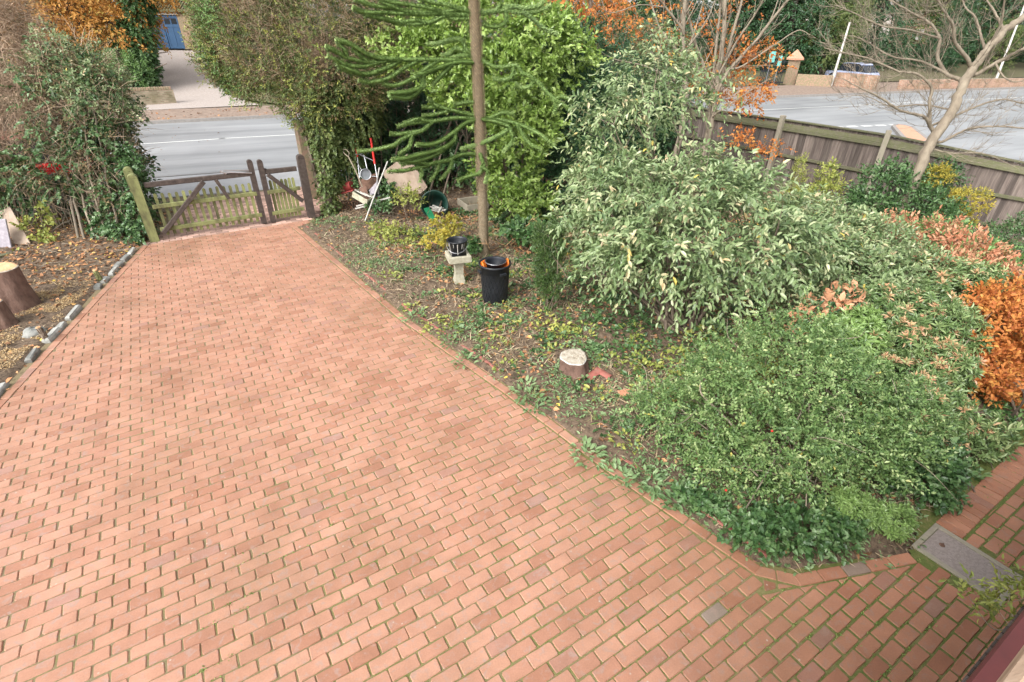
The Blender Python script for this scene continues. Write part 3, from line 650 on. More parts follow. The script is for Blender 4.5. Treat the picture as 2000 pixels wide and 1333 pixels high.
# manhole cover
mh = thing('manhole_cover', 'rectangular concrete-filled manhole cover with metal rim in the brick path', 'manhole cover', (*MH_C, 0))
RM = np.stack([np.array([*MHU, 0]), np.array([*MHV, 0]), np.array([0, 0, 1])], 1)
fr = MB(); c3 = np.array([*MH_C, -.02])
for sx, sy, wx, wy in ((0, .315, .47, .045), (0, -.315, .47, .045), (.212, 0, .045, .584), (-.212, 0, .045, .584)): fr.box(c3+RM@np.array([sx, sy, .006]), (wx, wy, .05), RM, bev=.004)
fr.build('frame', M['post'], mh)
pn = MB(); pn.box(c3+[0, 0, .001], (.372, .578, .04), RM); pn.build('concrete_panel', M['aggregate'], mh)
hh = MB(); hp = c3+RM@np.array([.01, .19, .023]); hh.lathe([(0, .003), (.010, .003), (.014, .001), (.022, .003), (.024, 0)], hp, 14); hh.tube([hp+RM@np.array([-.03, 0, .006]), hp+RM@np.array([.03, 0, .006])], .004, 5); hh.build('lifting_eye', M['rust'], mh)

# stone edging blocks along the left border
along = [(.35, .30), (.72, .26), (1.08, .22), (1.35, .34), (1.75, .2), (2.05, .16), (3.05, .42), (3.50, .2), (3.78, .36), (4.35, .3), (5.2, .34), (5.55, .18), (5.82, .34), (6.4, .3), (7.0, .38)]
for i, (t, l) in enumerate(along):
    p = LEFT[0]+LD*(t*.98+.25)-LN*.185; mb = MB(); h = .045+.025*rng.random()
    mb.box((0, 0, h/2-.02), (l, .08+.03*rng.random(), h+.04), rotz(math.atan2(LD[1], LD[0])+rng.normal()*.06), bev=.018, rnd=rng.random())
    v = mb.v[0]; v += rng.normal(size=v.shape)*.006
    o = mb.build('edging_stone', M['stone']); o.location = (p[0], p[1], 0)
    tag(o, 'rough grey stone block in the line edging the left border', 'stone', 'stone blocks edging the left border')

# ================================================================== HOUSE CORNER UNDER THE CAMERA
def uv3(u, v, z): p = EU*u+EV*v; return np.array([p[0], p[1], z])
RH = np.stack([np.array([*EU, 0]), np.array([*EV, 0]), np.array([0, 0, 1])], 1)
hs_ = thing('house', 'dark brick house wall with maroon sill board and flaking window timber in the near corner', 'house', uv3(3, -.4, 0))
hw = MB(); hw.box(uv3(4.0, -.67, .38), (8.0, .9, .80), RH, 1)
for k in range(3):
    for i in range(34):
        u0 = .15+i*.226+(k % 2)*.113; hw.box(uv3(u0+.1, -.212, .10+k*.077), (.212, .03, .066), RH, 0, rng.random(), .004)
for i in range(100): hw.box(uv3(.1+i*.0775, -.19, .80), (.066, .22, .07), RH, 0, rng.random(), .005)
hw.build('wall', [M['darkbrick'], M['mortar']], hs_)
sb = MB(); sb.box(uv3(3.4, -.112, 1.9), (6.6, .10, .10), RH, bev=.01); sb.box(uv3(3.4, -.265, 1.952), (6.6, .22, .05), RH); sb.build('sill_board', M['maroon'], hs_)
wb = MB(); wb.box(uv3(3.9, -.75, 1.4), (8.0, .7, 1.1), RH); wb.build('bay_wall', M['darkbrick'], hs_)
ts = MB(); ts.box(uv3(.85, -.137, 3.56), (1.7, .22, .06), RH, bev=.006); ts.build('window_timber', M['flaky'], hs_)

# climber in the near corner
ccr = g(1960, 1170, 1.0)
blobs = [(g(1985, 1185, .8), (.20, .16, .14)), (g(1925, 1165, .75), (.13, .11, .09)), (g(2040, 1165, .85), (.24, .2, .18))]
shrub('climbing_shrub', 'sparse yellow-green leafy climber reaching over the manhole cover from the house', 'shrub', g(2010, 1230, 0), blobs, 'ygreen', nst=0, dens=70, m=6, slen=.16, L=.052, W=.4, kind='oval', droop=.2, lo=.3, lump=.25)

cl_ = [o for o in COL.objects if o.name.startswith('climbing_shrub')][0]; mb = MB()
for i in range(9):
    a = uv3(3.55+.5*rng.random(), -.10, .75+.3*rng.random()); e = np.asarray(blobs[i % 3][0])+rng.normal(size=3)*[.14, .12, .08]; mb.tube(spline([a, (a+e)/2+rng.normal(size=3)*.04, e], 9), np.linspace(.005, .0018, 9), 4, rnd=rng.random(), cap=False)
mb.build('stems', M['bark_pale'], cl_)

# ================================================================== GATES
gate_dir = EU
def gate_posts():
    a = g(305, 470); b = g(607, 424); return a, b
PA, PB = gate_posts(); PA[2] = PB[2] = 0; gd = nrm(PB-PA); gn = np.array([-gd[1], gd[0], 0])
WID = np.linalg.norm(PB-PA)
def post(mb, p, h, w_, mat=0, rnd=.5):
    mb.box(p+[0, 0, h/2-.05], (w_, w_, h+.1), np.stack([gd, gn, [0, 0, 1]], 1), mat, rnd, .012)
    an = np.linspace(0, math.pi, 9); v = [];
    for s_ in (-w_/2, w_/2):
        for k in an: v.append(p+gd*math.cos(k)*w_/2+gn*s_+np.array([0, 0, h+math.sin(k)*w_*.45]))
    f = [(i, i+1, i+10, i+9) for i in range(8)]+[tuple(range(9))[::-1], tuple(range(9, 18))]; mb.add(v, f, rnd, mat)
lp = MB(); post(lp, PA-gd*.02, 1.30, .17); tag(lp.build('gate_post', M['mossy_wood'], None, PA), 'mossy green wooden gate post beside the left hedge', 'gate post')
lp = MB(); post(lp, PA-gd*.08+gn*.42, 1.36, .16); tag(lp.build('gate_post', M['mossy_wood'], None, PA-gd*.08+gn*.42), 'round-topped old post half buried in ivy behind the mossy gate post', 'gate post')
lp = MB(); post(lp, PB+gd*.02, 1.36, .16); tag(lp.build('gate_post', M['dark_wood'], None, PB), 'dark brown square gate post beside the ivy-clad hedge trunk', 'gate post')
def leaf_gate(name, label, s0, s1, hinge_left, npk, post_h):
    root = thing(name, label, 'gate', PA+gd*s0)
    def P(s, z, off=0.0): return PA+gd*s+gn*off+np.array([0, 0, z])
    L = s1-s0
    t = MB(); t.bar(P(s0+.05, 1.14), P(s1-.05, 1.14+(.0)), .07, .10, bev=.01); t.build('top_rail', M['dark_wood'], root)
    for z, n_ in ((.22, 'lower_rail'), (.70, 'upper_rail')):
        t = MB(); t.bar(P(s0+.06, z, -.035), P(s1-.06, z+.01, -.035), .045, .085, bev=.006); t.build(n_, M['mossy_wood'], root)
    for i in range(npk):
        s = s0+.17+(L-.34)*i/(npk-1); m_ = MB(); h = .90+.02*rng.random(); w_ = .060
        an = np.linspace(0, math.pi, 7); out = [(-w_/2, .08), (w_/2, .08)]+[(math.cos(k)*w_/2, h+math.sin(k)*w_*.6) for k in an]
        n = len(out); v = [P(s+a, b, .0) for a, b in out]+[P(s+a, b, .022) for a, b in out]
        m_.add(v, [tuple(range(n)), tuple(range(2*n-1, n-1, -1))]+[(k, n+k, n+(k+1) % n, (k+1) % n) for k in range(n)], rng.random()); m_.build('picket', M['mossy_wood'], root)
    t = MB(); e = (s1-.05) if hinge_left else (s0+.05); t.box(P(e, post_h/2+.02), (.11, .10, post_h), np.stack([gd, gn, [0, 0, 1]], 1), bev=.012)
    v = []; an = np.linspace(0, math.pi, 7)
    for o_ in (-.05, .05):
        for k in an: v.append(P(e+math.cos(k)*.055, post_h+.02+math.sin(k)*.05, o_))
    t.add(v, [(i, i+1, i+8, i+7) for i in range(6)]+[tuple(range(7))[::-1], tuple(range(7, 14))]); t.build('meeting_stile', M['dark_wood'], root)
    t = MB()
    if hinge_left: t.bar(P(s0+.10, .16, -.085), P(s0+L*.52, 1.10, -.085), .09, .06, up=gn, bev=.008)
    else: t.bar(P(s0+.14, 1.10, -.085), P(s1-.06, .42, -.085), .09, .05, up=gn, bev=.008)
    t.build('brace', M['dark_wood'], root)
    if hinge_left:
        t = MB(); t.bar(P(s0+L*.63, 1.10, -.05), P(s0+L*.70, .68, -.05), .07, .035, up=gn); t.build('short_strut', M['dark_wood'], root)
        t = MB(); t.bar(P(s1-.62, 1.235, -.02), P(s1-.06, 1.16, -.06), .05, .02, bev=.004); t.bar(P(s1-.66, 1.25, -.02), P(s1-.1, 1.20, .02), .02, .045); t.tube([P(s1-.62, 1.25, -.03), P(s1-.55, 1.20, -.03)], .025, 8); t.build('latch', M['steel'], root)
    else:
        t = MB(); t.bar(P(s0-.0, 1.24, .02), P(s0+.16, 1.17, .02), .06, .05, bev=.006); t.build('stop_block', M['dark_wood'], root)
    return root
S_MID = WID*.690
leaf_gate('picket_gate', 'wide left leaf of the wooden picket gate with diagonal brace and metal latch', .08, S_MID, True, 15, 1.36)
leaf_gate('picket_gate', 'narrow right leaf of the wooden picket gate beside the dark post', S_MID+.10, WID-.06, False, 7, 1.34)

# ================================================================== FENCE ON THE RIGHT
FP = [(4.45, 18.9), (5.9, 16.7), (7.12, 14.85), (8.6, 12.72), (11.35, 11.15), (14.1, 9.6)]; FH = [1.9, 1.9, 1.93, 1.93, 1.55, 1.5]
fence = thing('board_fence', 'weathered close-board fence with mossy capping and concrete posts bordering the side road', 'fence', (*FP[2], 0))
fb = MB(); fr_ = MB(); fc = MB()
for (a, b, ha, hb_) in zip(FP[:-1], FP[1:], FH[:-1], FH[1:]):
    a = np.array([*a, 0]); b = np.array([*b, 0]); d = nrm(b-a); n = np.array([d[1], -d[0], 0]); l = np.linalg.norm(b-a)
    if n[0]+n[1] > 0: n = -n
    k = int(l/.098)
    for i in range(k):
        t = (i+.5)/k; h = ha+(hb_-ha)*t-.04; p = a+(b-a)*t-n*.02
        fb.box(p+[0, 0, h/2+.02], (l/k*1.16, .014, h-.04), np.stack([nrm(d+n*.09), nrm(np.cross([0, 0, 1], d+n*.09)), [0, 0, 1]], 1), rnd=rng.random())
    for fz in (.16, .55, .88):
        fr_.bar(a+[0, 0, ha*fz]+n*.03, b+[0, 0, hb_*fz]+n*.03, .055, .075, bev=.008, rnd=.3+.5*rng.random())
    fr_.bar(a+[0, 0, ha-.14]+n*.02, b+[0, 0, hb_-.14]+n*.02, .025, .10, rnd=.8)
    fc.bar(a+[0, 0, ha-.01], b+[0, 0, hb_-.01], .095, .04, bev=.008)
fb.build('boards', M['fence_wood'], fence); fr_.build('rails', M['fence_green'], fence); fc.build('capping', M['fence_green'], fence)
for (x, y), h in zip(FP, FH):
    a = math.atan2(-.84, .54) if x < 8 else R(-30); n = np.array([-.84, -.54]) if x < 8.7 else np.array([-.5, -.86]); pm = MB()
    v = MB(); pm.box((x+n[0]*.075, y+n[1]*.075, (h+.10)/2-.05), (.11, .12, h+.2), rotz(a), bev=.015); pm.build('post', M['post'], fence)

# ================================================================== MONKEY PUZZLE
TY = 9.80
mroot = thing('monkey_puzzle_tree', 'monkey puzzle tree with scaly trunk and drooping rope-like spiky branches', 'tree', g(945, 503))
tp = [ay(945, 505, TY), ay(944, 440, TY), ay(941, 340, TY), ay(937, 231, TY), ay(932, 120, TY), ay(926, 0, TY), ay(920, -120, TY), ay(914, -300, TY)]
tb = MB(); tr_ = spline(tp, 60); rad = np.linspace(.100, .052, 60); rad[:3] = [.14, .12, .11]
tb.tube(tr_, rad, 14, rnd=.0)
P = []; D = []
for i in range(3600):                                           # overlapping scale leaves of the trunk, spiralling
    f = i/3600; a = i*2.39996; k = f*59; j = int(k); p = tr_[j]*(1-(k-j))+tr_[min(j+1, 59)]*(k-j); r = rad[j]; e = np.array([math.cos(a), math.sin(a), 0]); P.append(p+e*r*.98); D.append(e*.75+np.array([0, 0, .75]))
P = np.array(P); D = np.array(D); lowm = P[:, 2] < 1.3
leaves(tb, P[~lowm], D[~lowm], D[~lowm]*[1, 1, 0], .055, .42, 'fold', .2+.8*rng.random((~lowm).sum()))
leaves(tb, P[lowm], D[lowm], D[lowm]*[1, 1, 0], .025, .7, 'fold')
tb.build('trunk', noisy('scaly_bark', [(.20, .15, .09), (.36, .28, .18), (.50, .41, .28)], 26, .9, .6, .006, 6, useattr=True), mroot)
def rope(mb, pts, k, r=.030):
    """pts: photo pixels of a rope-like branch; k: how much it comes forward per metre sideways"""
    w3 = []
    for x, y in pts:
        s = (x-930)/1015*10.2; w3.append(ay(x, y, TY+k(s)))
    w3 = np.array(w3); L = np.linalg.norm(np.diff(w3, axis=0), axis=1).sum(); n = max(8, int(L/.05)); p = spline(w3, n); t = nrm(np.gradient(p, axis=0))
    p = p+np.cumsum(rng.normal(size=p.shape)*.0018, 0)
    rr = np.full(n, r*.92); rr[-3:] *= [.8, .6, .3]; mb.tube(p, rr, 6, rnd=.45)
    m = int(L*760); f = rng.random(m)*(n-1.001); j = f.astype(int); q = p[j]+(p[j+1]-p[j])*(f-j)[:, None]; d = t[j]
    a = nrm(np.cross(d, rng.normal(size=(m, 3)))); tip = (f/(n-1))**3
    leaves(mb, q+a*r*.8, a*.9+d*.8, a*.2+d, .030*(.8+.5*rng.random(m)), .6, 'fold', np.clip(rng.random(m)*.6+.35*tip+.15*a[:, 2], 0, 1))
    # tuft at the growing tip
    m = 26; a = nrm(np.cross(np.repeat(t[-1:], m, 0), rng.normal(size=(m, 3)))); leaves(mb, np.repeat(p[-2:-1], m, 0), a*.55+t[-1], a+t[-1], .05, .38, 'fold', .5+.5*rng.random(m))
Z2P = lambda pts: [(600+x*.2626, y*.2626) for x, y in pts]
WH = [
 ('a', lambda s: .10*s-.06*s*s, [[(1230,100),(1130,70),(1000,100),(850,105),(700,75),(540,10)], [(1230,110),(1100,110),(950,100),(780,90),(640,60),(500,50),(350,0)], [(1200,120),(1050,120),(900,175),(720,185),(600,150),(430,110)], [(900,170),(800,150),(680,165),(560,135),(450,115)], [(850,105),(700,100),(560,90),(420,90),(340,60)], [(1200,140),(1100,145),(1050,130)], [(1000,95),(900,60),(760,40),(640,20),(520,-20)], [(1150,80),(1050,40),(900,10),(800,-30)]]),
 ('b', lambda s: .35*s, [[(1250,100),(1330,90),(1450,70),(1600,90),(1700,80),(1810,40)], [(1590,80),(1680,140),(1760,210),(1860,250)], [(1470,80),(1480,150),(1440,195),(1370,200),(1310,180)], [(1450,60),(1530,50),(1620,60),(1720,40),(1760,10)], [(1400,80),(1440,20),(1400,-20)]]),
 ('c', lambda s: .38*s, [[(1250,470),(1100,450),(900,440),(700,440),(560,430),(450,400),(330,330),(220,295)], [(700,440),(550,460),(400,455),(290,430),(200,380),(130,350)], [(550,460),(430,495),(320,490),(240,460),(160,415)], [(700,445),(600,500),(450,550),(340,525),(210,470)], [(850,440),(700,520),(600,590),(470,620),(380,600)], [(600,500),(480,550),(360,550),(300,530),(240,505)], [(1000,440),(870,520),(780,590),(650,640),(560,625)], [(300,430),(280,380),(230,330)], [(460,460),(400,420),(330,360)]]),
 ('c', lambda s: .75*s, [[(1240,465),(1100,470),(1000,500),(870,560),(850,650),(740,690),(600,700)], [(1090,470),(1000,560),(930,640)], [(860,650),(760,730),(620,730)], [(980,505),(900,540),(800,560)]]),
 ('d', lambda s: -.5*s, [[(1240,440),(1190,380),(1150,310),(1080,300),(990,330),(900,340)], [(1200,395),(1110,360),(1050,400),(1000,410)], [(1210,410),(1130,420),(1060,440)]]),
 ('e', lambda s: -.15*s, [[(1260,420),(1370,490),(1450,500),(1550,490),(1600,550),(1670,580),(1670,630),(1610,660),(1550,630)], [(1535,500),(1520,580),(1440,600),(1380,590)], [(1660,575),(1720,620),(1830,730),(1900,720),(1980,760)], [(1825,725),(1850,790),(1840,840)], [(1830,735),(1920,790),(1960,840)]]),
 ('f', lambda s: .15*s, [[(1270,880),(1100,880),(950,900),(800,910),(670,940)], [(940,900),(860,970),(760,1010),(690,1050),(640,1090),(500,1120),(380,1135)], [(840,975),(700,1000),(620,1000)], [(780,1005),(760,1090),(680,1150)], [(920,905),(820,890),(720,920)], [(1240,860),(1120,830),(980,790),(900,735)], [(1080,820),(950,850),(860,860)], [(1000,795),(920,800),(860,800)], [(1250,760),(1160,765),(1090,775)]]),
 ('f', lambda s: .65*s, [[(1270,890),(1180,920),(1110,980),(1090,1060),(960,1130),(830,1160),(740,1180),(640,1190)], [(1110,970),(1000,1050),(900,1080),(810,1080)], [(1080,1070),(960,1150),(820,1200),(690,1210)], [(1095,1040),(1010,1110),(900,1140)]]),
 ('g', lambda s: -.2*s, [[(1290,880),(1420,890),(1560,920),(1700,980),(1840,1080)], [(1560,925),(1640,1060),(1740,1120)], [(1350,885),(1450,840),(1540,850)]]),
 ('g', lambda s: -.55*s, [[(1290,885),(1400,905),(1500,950),(1400,1020),(1260,1080),(1150,1110)], [(1500,950),(1530,1040),(1460,1130)]]),
 ('h', lambda s: .45*s, [[(1270,1150),(1150,1150),(1050,1190),(950,1210),(840,1240),(720,1260),(600,1265)], [(1080,1180),(1060,1260),(990,1340)], [(980,1205),(960,1280),(910,1350)], [(840,1240),(850,1300),(840,1360)], [(900,1225),(800,1210),(700,1230)]]),
 ('h', lambda s: -.6*abs(s)-.1, [[(1280,1140),(1310,1230),(1280,1290),(1180,1320),(1120,1350)], [(1290,1240),(1340,1280),(1320,1360)]]),
]
for key, kf, ropes in WH:
    mb = MB()
    for pts in ropes: rope(mb, Z2P(pts), kf)
    mb.build('branch', M['araucaria'], mroot)

# ================================================================== SMALL OBJECTS IN THE BED
def frame(ax):
    z = nrm(np.asarray(ax, float)); x = nrm(np.cross([0, 1, 0.1], z)); return np.stack([x, np.cross(z, x), z], 1)
# bird bath and bucket
bb = g(897, 552); bz = float(soil_z(bb[0:1], bb[1:2])[0])
root = thing('bird_bath', 'square stone bird bath on a waisted pedestal holding a black bucket', 'bird bath', bb)
a_ = R(18); RB = rotz(a_); mb = MB()
prof = [(0, .105), (.05, .10), (.10, .085), (.20, .07), (.34, .072), (.42, .085), (.46, .11)]
vs_ = []; 
for z, h in prof:
    for sx, sy in ((-1, -1), (1, -1), (1, 1), (-1, 1)): vs_.append(bb+RB@np.array([sx*h, sy*h, z-.02]))
mb.add(vs_, [(k*4+i, k*4+(i+1) % 4, k*4+4+(i+1) % 4, k*4+4+i) for k in range(len(prof)-1) for i in range(4)]); mb.build('pedestal', M['concrete'], root)
mb = MB(); z0 = .44; h = .195
for sx, sy, lx, ly in ((0, .165, .39, .06), (0, -.165, .39, .06), (.165, 0, .06, .27), (-.165, 0, .06, .27)): mb.box(bb+RB@np.array([sx, sy, z0+.06]), (lx, ly, .12), RB, bev=.01)
mb.box(bb+RB@np.array([0, 0, z0+.02]), (.28, .28, .05), RB); mb.build('basin', M['concrete'], root)
bk = bb+np.array([-.005, 0, z0+.05]); root = thing('bucket', 'black bucket streaked with white paint standing on the bird bath', 'bucket', bk)
mb = MB(); mb.lathe([(0, 0), (.118, 0), (.126, .01), (.172, .30), (.181, .302), (.181, .322), (.170, .322), (.163, .29), (.116, .02), (0, .02)], bk, 32); mb.build('body', M['black'], root)
mb = MB()
for i in range(15):
    a = i*.42+rng.random()*.4; z1 = .29; z2 = .29-.05-.22*rng.random(); w_ = .002+.005*rng.random(); f = lambda z: .1275+.046*(z-.01)/.29
    n = 5; zz = np.linspace(z1, z2, n); v = []
    for z in zz:
        for s_ in (-1, 1): aa = a+s_*w_/.13*(.6+.6*rng.random()); v.append(bk+np.array([math.cos(aa)*f(z), math.sin(aa)*f(z), z]))
    mb.add(v, [(2*i_, 2*i_+1, 2*i_+3, 2*i_+2) for i_ in range(n-1)])
mb.build('paint_drip', M['white'], root)
mb = MB(); an = np.linspace(math.pi, 2*math.pi, 18); p = np.stack([np.cos(an)*.188, np.sin(an)*.192, .262+.0*an-.12*np.sin(an-math.pi)], 1); mb.tube(bk+p, .004, 5); mb.build('wire_handle', M['steel'], root)
# tall black bin, orange trug, inner bucket
bn = g(967, 592); bn[2] = .03
root = thing('black_bin', 'tall black plastic bin with lattice sides standing on the bare soil', 'bin', bn)
mb = MB(); mb.lathe([(0, 0), (.185, 0), (.195, .012), (.215, .30), (.243, .66), (.262, .665), (.268, .685), (.262, .70), (.246, .70), (.236, .66), (.19, .03), (0, .03)], bn, 48)
for sgn in (1, -1):
    for i in range(22):
        a0 = i*2*math.pi/22; zz = np.linspace(.05, .56, 14); aa = a0+sgn*zz*1.5; rr = .196+(zz/.66)*.046
        mb.tube(bn+np.stack([np.cos(aa)*rr, np.sin(aa)*rr, zz], 1), .0035, 4, cap=False)
mb.build('body', M['black'], root)
for a in (R(-58), R(122), R(205)):
    mb = MB(); e = np.array([math.cos(a), math.sin(a), 0]); tg = np.array([-e[1], e[0], 0]); mb.box(bn+e*.262+[0, 0, .58], (.035, .11, .05), np.stack([e, tg, [0, 0, 1]], 1), bev=.008); mb.build('handle', M['black'], root)
tg_ = bn+[0, 0, .30]; root = thing('orange_trug', 'bright orange flexible tub with loop handles nested inside the black bin', 'tub', tg_)
mb = MB(); mb.lathe([(0, 0), (.15, 0), (.224, .36), (.229, .375), (.222, .385), (.206, .37), (.145, .02), (0, .02)], tg_, 36)
for a in (R(20), R(200)):
    e = np.array([math.cos(a), math.sin(a), 0]); tn = np.array([-e[1], e[0], 0]); k = np.linspace(-1, 1, 11); mb.tube(tg_+e*(.205+.012*(1-k**2))[:, None]+tn*k[:, None]*.075+np.array([0, 0, 1])*(.375+.05*(1-k**2))[:, None], .012, 6)
mb.build('body', M['orange'], root)
ib = bn+np.array([.01, .02, .44]); root = thing('bucket', 'plain black bucket with wire handle sitting inside the orange tub', 'bucket', ib)
mb = MB(); mb.lathe([(0, 0), (.11, 0), (.158, .265), (.168, .268), (.168, .285), (.156, .285), (.150, .255), (.106, .02), (0, .02)], ib, 32); mb.build('body', M['black_in'], root)
mb = MB(); an = np.linspace(math.pi*.95, 2.05*math.pi, 18); mb.tube(ib+np.stack([np.cos(an)*.172, np.sin(an)*.172, .285-.012*np.sin(an-math.pi)], 1), .004, 5); mb.build('wire_handle', M['steel'], root)
# stump with tiles
def stump(name, label, c, r, h, lean=(0, 0), mtop='oldcut', mside='bark', flare=1.35, group=None, seed=1, rim=None):
    r2 = np.random.default_rng(seed); root = thing(name, label, 'tree stump', c, group); k = 40; an = np.arange(k)*2*math.pi/k
    wob = 1+.07*np.sin(an*2+r2.random()*6)+.05*np.sin(an*3+r2.random()*6)+.03*np.sin(an*7+r2.random()*6); fl = 1+.22*np.sin(an*4+r2.random()*6)
    rings = []
    for t in np.linspace(0, 1, 7):
        q = r*wob*(1+(flare-1)*(1-t)**2.2*fl); rings.append(np.stack([c[0]+np.cos(an)*q+lean[0]*t, c[1]+np.sin(an)*q+lean[1]*t, np.full(k, c[2]-.05+(h+.05)*t)], 1))
    v = np.concatenate(rings); v[:-k] += r2.normal(size=v[:-k].shape)*.006
    i = np.arange(6)[:, None]*k; j = np.arange(k)[None]; j2 = (j+1) % k
    mb = MB(); mb.add(v, np.stack([i+j, i+j2, i+k+j2, i+k+j], -1).reshape(-1, 4), r2.random(), 0, True); mb.build('bark', M[mside], root)
    top = rings[-1]; cc = top.mean(0)+[0, 0, .012]; mid = cc+(top-cc)*.94; mid[:, 2] = cc[2]-.002+r2.normal(size=k)*.003
    mb = MB(); mb.add(np.vstack([top, mid, mid, cc[None]]), [(a, (a+1) % k, k+(a+1) % k, k+a) for a in range(k)], .5, 0)
    off = np.array([r2.normal()*.012, r2.normal()*.012, 0]); prev = mid; nr = 9
    for q in range(1, nr+1):
        t = 1-q/(nr+1); cur = cc+off*(1-t)+(mid-cc)*t*(1+r2.normal(size=(k, 1))*.012) if q <= nr else None; cur[:, 2] = cc[2]+r2.normal(size=k)*.0015
        mb.add(np.vstack([prev, cur]), [(a, (a+1) % k, k+(a+1) % k, k+a) for a in range(k)], r2.random(), 1); prev = cur
    mb.add(np.vstack([prev, (cc+off)[None]]), [(a, (a+1) % k, k) for a in range(k)], .15, 1); mb.build('cut_face', [M[rim or mtop], M[mtop]], root)
    return root
st = g(1125, 728); st[2] = 0.02; stump('tree_stump', 'weathered grey tree stump in the middle of the garden bed', st, .19, .23, (-.05, .0), 'oldcut', 'stumpbark', 1.3, seed=5, rim='white')
tc = g(1166, 738); root = thing('clay_tile', 'two dark red ridge tiles lying crossed in front of the grey stump', 'roof tiles', tc)
for dx, dy, a, tilt, nm in ((-.06, -.02, R(38), .35, 'left_tile'), (.075, .0, R(140), .3, 'right_tile')):
    mb = MB(); k = np.linspace(-.9, .9, 9); Ra = rotz(a)
    for rr, s_ in ((.075, 1), (.06, -1)):
        v = [tc+[dx, dy, .03]+Ra@np.array([x, math.sin(q)*rr, math.cos(q)*rr*.9+x*tilt*.4]) for x in (-.115, .115) for q in k]
        mb.add(v, [(i, i+1, i+10, i+9)[::s_] for i in range(8)])
    for x in (-.115, .115):
        v = [tc+[dx, dy, .03]+Ra@np.array([x, math.sin(q)*rr, math.cos(q)*rr*.9+x*tilt*.4]) for rr in (.075, .06) for q in k]; mb.add(v, [(i, i+1, i+10, i+9) for i in range(8)])
    mb.build('ridge_tile', M['tile'], root)
bp = g(1222, 775); bp[2] = .05; mb = MB(); mb.box(bp, (.2, .11, .05), rotz(R(12))@np.array([[1, 0, 0], [0, .97, -.2], [0, .2, .97]]), bev=.01); tag(mb.build('loose_brick', M['clay'], None, bp), 'loose orange brick half hidden at the edge of the feathery green shrub', 'brick')

# ---------------- junk pile under the hedge
def J_(x, y, Y): return ay(x, y, Y)
JY = 12.3
root = thing('sack_truck', 'chrome tube sack truck with two upright red-gripped handles in the junk heap', 'sack truck', g(720, 398))
fr_ = MB()
h1 = [J_(690, 268, 12.9), J_(697, 300, 12.8), J_(702, 345, 12.6), J_(706, 385, 12.4)]; h2 = [J_(724, 270, 12.9), J_(731, 315, 12.8), J_(736, 345, 12.6), J_(741, 382, 12.4)]
fr_.tube(spline(h1, 10), .014, 8); fr_.tube(spline(h2, 10), .014, 8)
for t in (3, 6, 9): fr_.tube([spline(h1, 10)[t], spline(h2, 10)[t]], .012, 6)
fr_.tube([J_(694, 302, 12.7), J_(708, 301, 12.65), J_(711, 304, 12.6), J_(717, 330, 12.5)], .013, 6); fr_.tube([J_(697, 316, 12.7), J_(710, 340, 12.5)], .011, 6)
fr_.build('tube_frame', M['chrome'], root)
for hh_ in (h1, h2): mb = MB(); p = spline(hh_, 24)[0:10]; mb.tube(p, .027, 10); mb.build('grip', M['red'], root)
mb = MB(); mb.bar(J_(704, 385, 12.35), J_(744, 381, 12.35), .2, .015); mb.build('toe_plate', M['rail'], root)
root = thing('spade', 'old spade with wooden D-shaped handle leaning against the junk heap', 'spade', g(712, 395))
mb = MB(); mb.tube(spline([J_(681, 307, 12.4), J_(695, 335, 12.3), J_(708, 366, 12.15)], 8), .016, 8)
mb.tube([J_(681, 307, 12.4), J_(672, 300, 12.42), J_(671, 292, 12.45), J_(677, 293, 12.45), J_(682, 299, 12.42), J_(681, 307, 12.4)], .012, 6); mb.build('handle', M['bark_pale'], root)
a = J_(708, 366, 12.15); b = J_(716, 392, 12.05); mb = MB(); mb.bar(a, b, .17, .012, up=(0, -1, .3)); mb.build('blade', M['rust'], root)
sv = J_(714, 341, 12.35); root = thing('garden_sieve', 'round metal sieve propped upright behind the spade', 'sieve', sv)
fz = frame(CAM-sv+np.array([.5, 0, .5])); mb = MB(); mb.lathe([(.115, 0), (.125, 0), (.125, .06), (.115, .06), (.115, 0)], sv, 28, fz); mb.build('rim', M['steel'], root)
mb = MB(); mb.lathe([(0, .01), (.115, .01)], sv, 28, fz); mb.build('mesh', M['rail'], root)
for pts, lab in ((((757, 316, 12.5), (735, 372, 12.0), (711, 438, 11.6)), 'long thin white pole leaning from the junk heap onto the soil'), (((741, 328, 12.7), (736, 355, 12.5), (739, 380, 12.3)), 'short white pole standing behind the long leaning pole')):
    mb = MB(); mb.tube([J_(*p) for p in pts], .017, 8); tag(mb.build('white_pole', M['white'], None, J_(*pts[-1])), lab, 'pole')
for k, (p, q, lab) in enumerate((((696, 403, 11.95), (762, 386, 12.1), 'upper white batten of the pair lying beside the grating'), ((694, 408, 11.9), (740, 396, 12.0), 'lower white batten of the pair lying beside the grating'))):
    mb = MB(); mb.bar(J_(*p), J_(*q), .03, .025); tag(mb.build('white_batten', M['white'], None, J_(*p)), lab, 'batten')
wt = J_(710, 385, 12.05); root = thing('seed_tray', 'cream enamel box full of white offcuts in front of the junk heap', 'box', wt)
ax = nrm(J_(724, 394, 11.95)-J_(697, 378, 12.1)); ay_ = nrm(np.cross([0, 0, 1], ax)); RX = np.stack([ax, ay_, np.cross(ax, ay_)], 1); mb = MB()
for o_, s_ in (((0, -.14, 0), (.42, .015, .14)), ((0, .14, 0), (.42, .015, .14)), ((-.2, 0, 0), (.015, .27, .14)), ((.2, 0, 0), (.015, .27, .14)), ((0, 0, -.06), (.4, .27, .015))): mb.box(wt+RX@np.array(o_), s_, RX, bev=.003)
mb.build('box', noisy('cream_enamel', [(.26, .29, .20), (.40, .40, .30), (.20, .13, .08)], 9, .6, .2), root)
mb = MB()
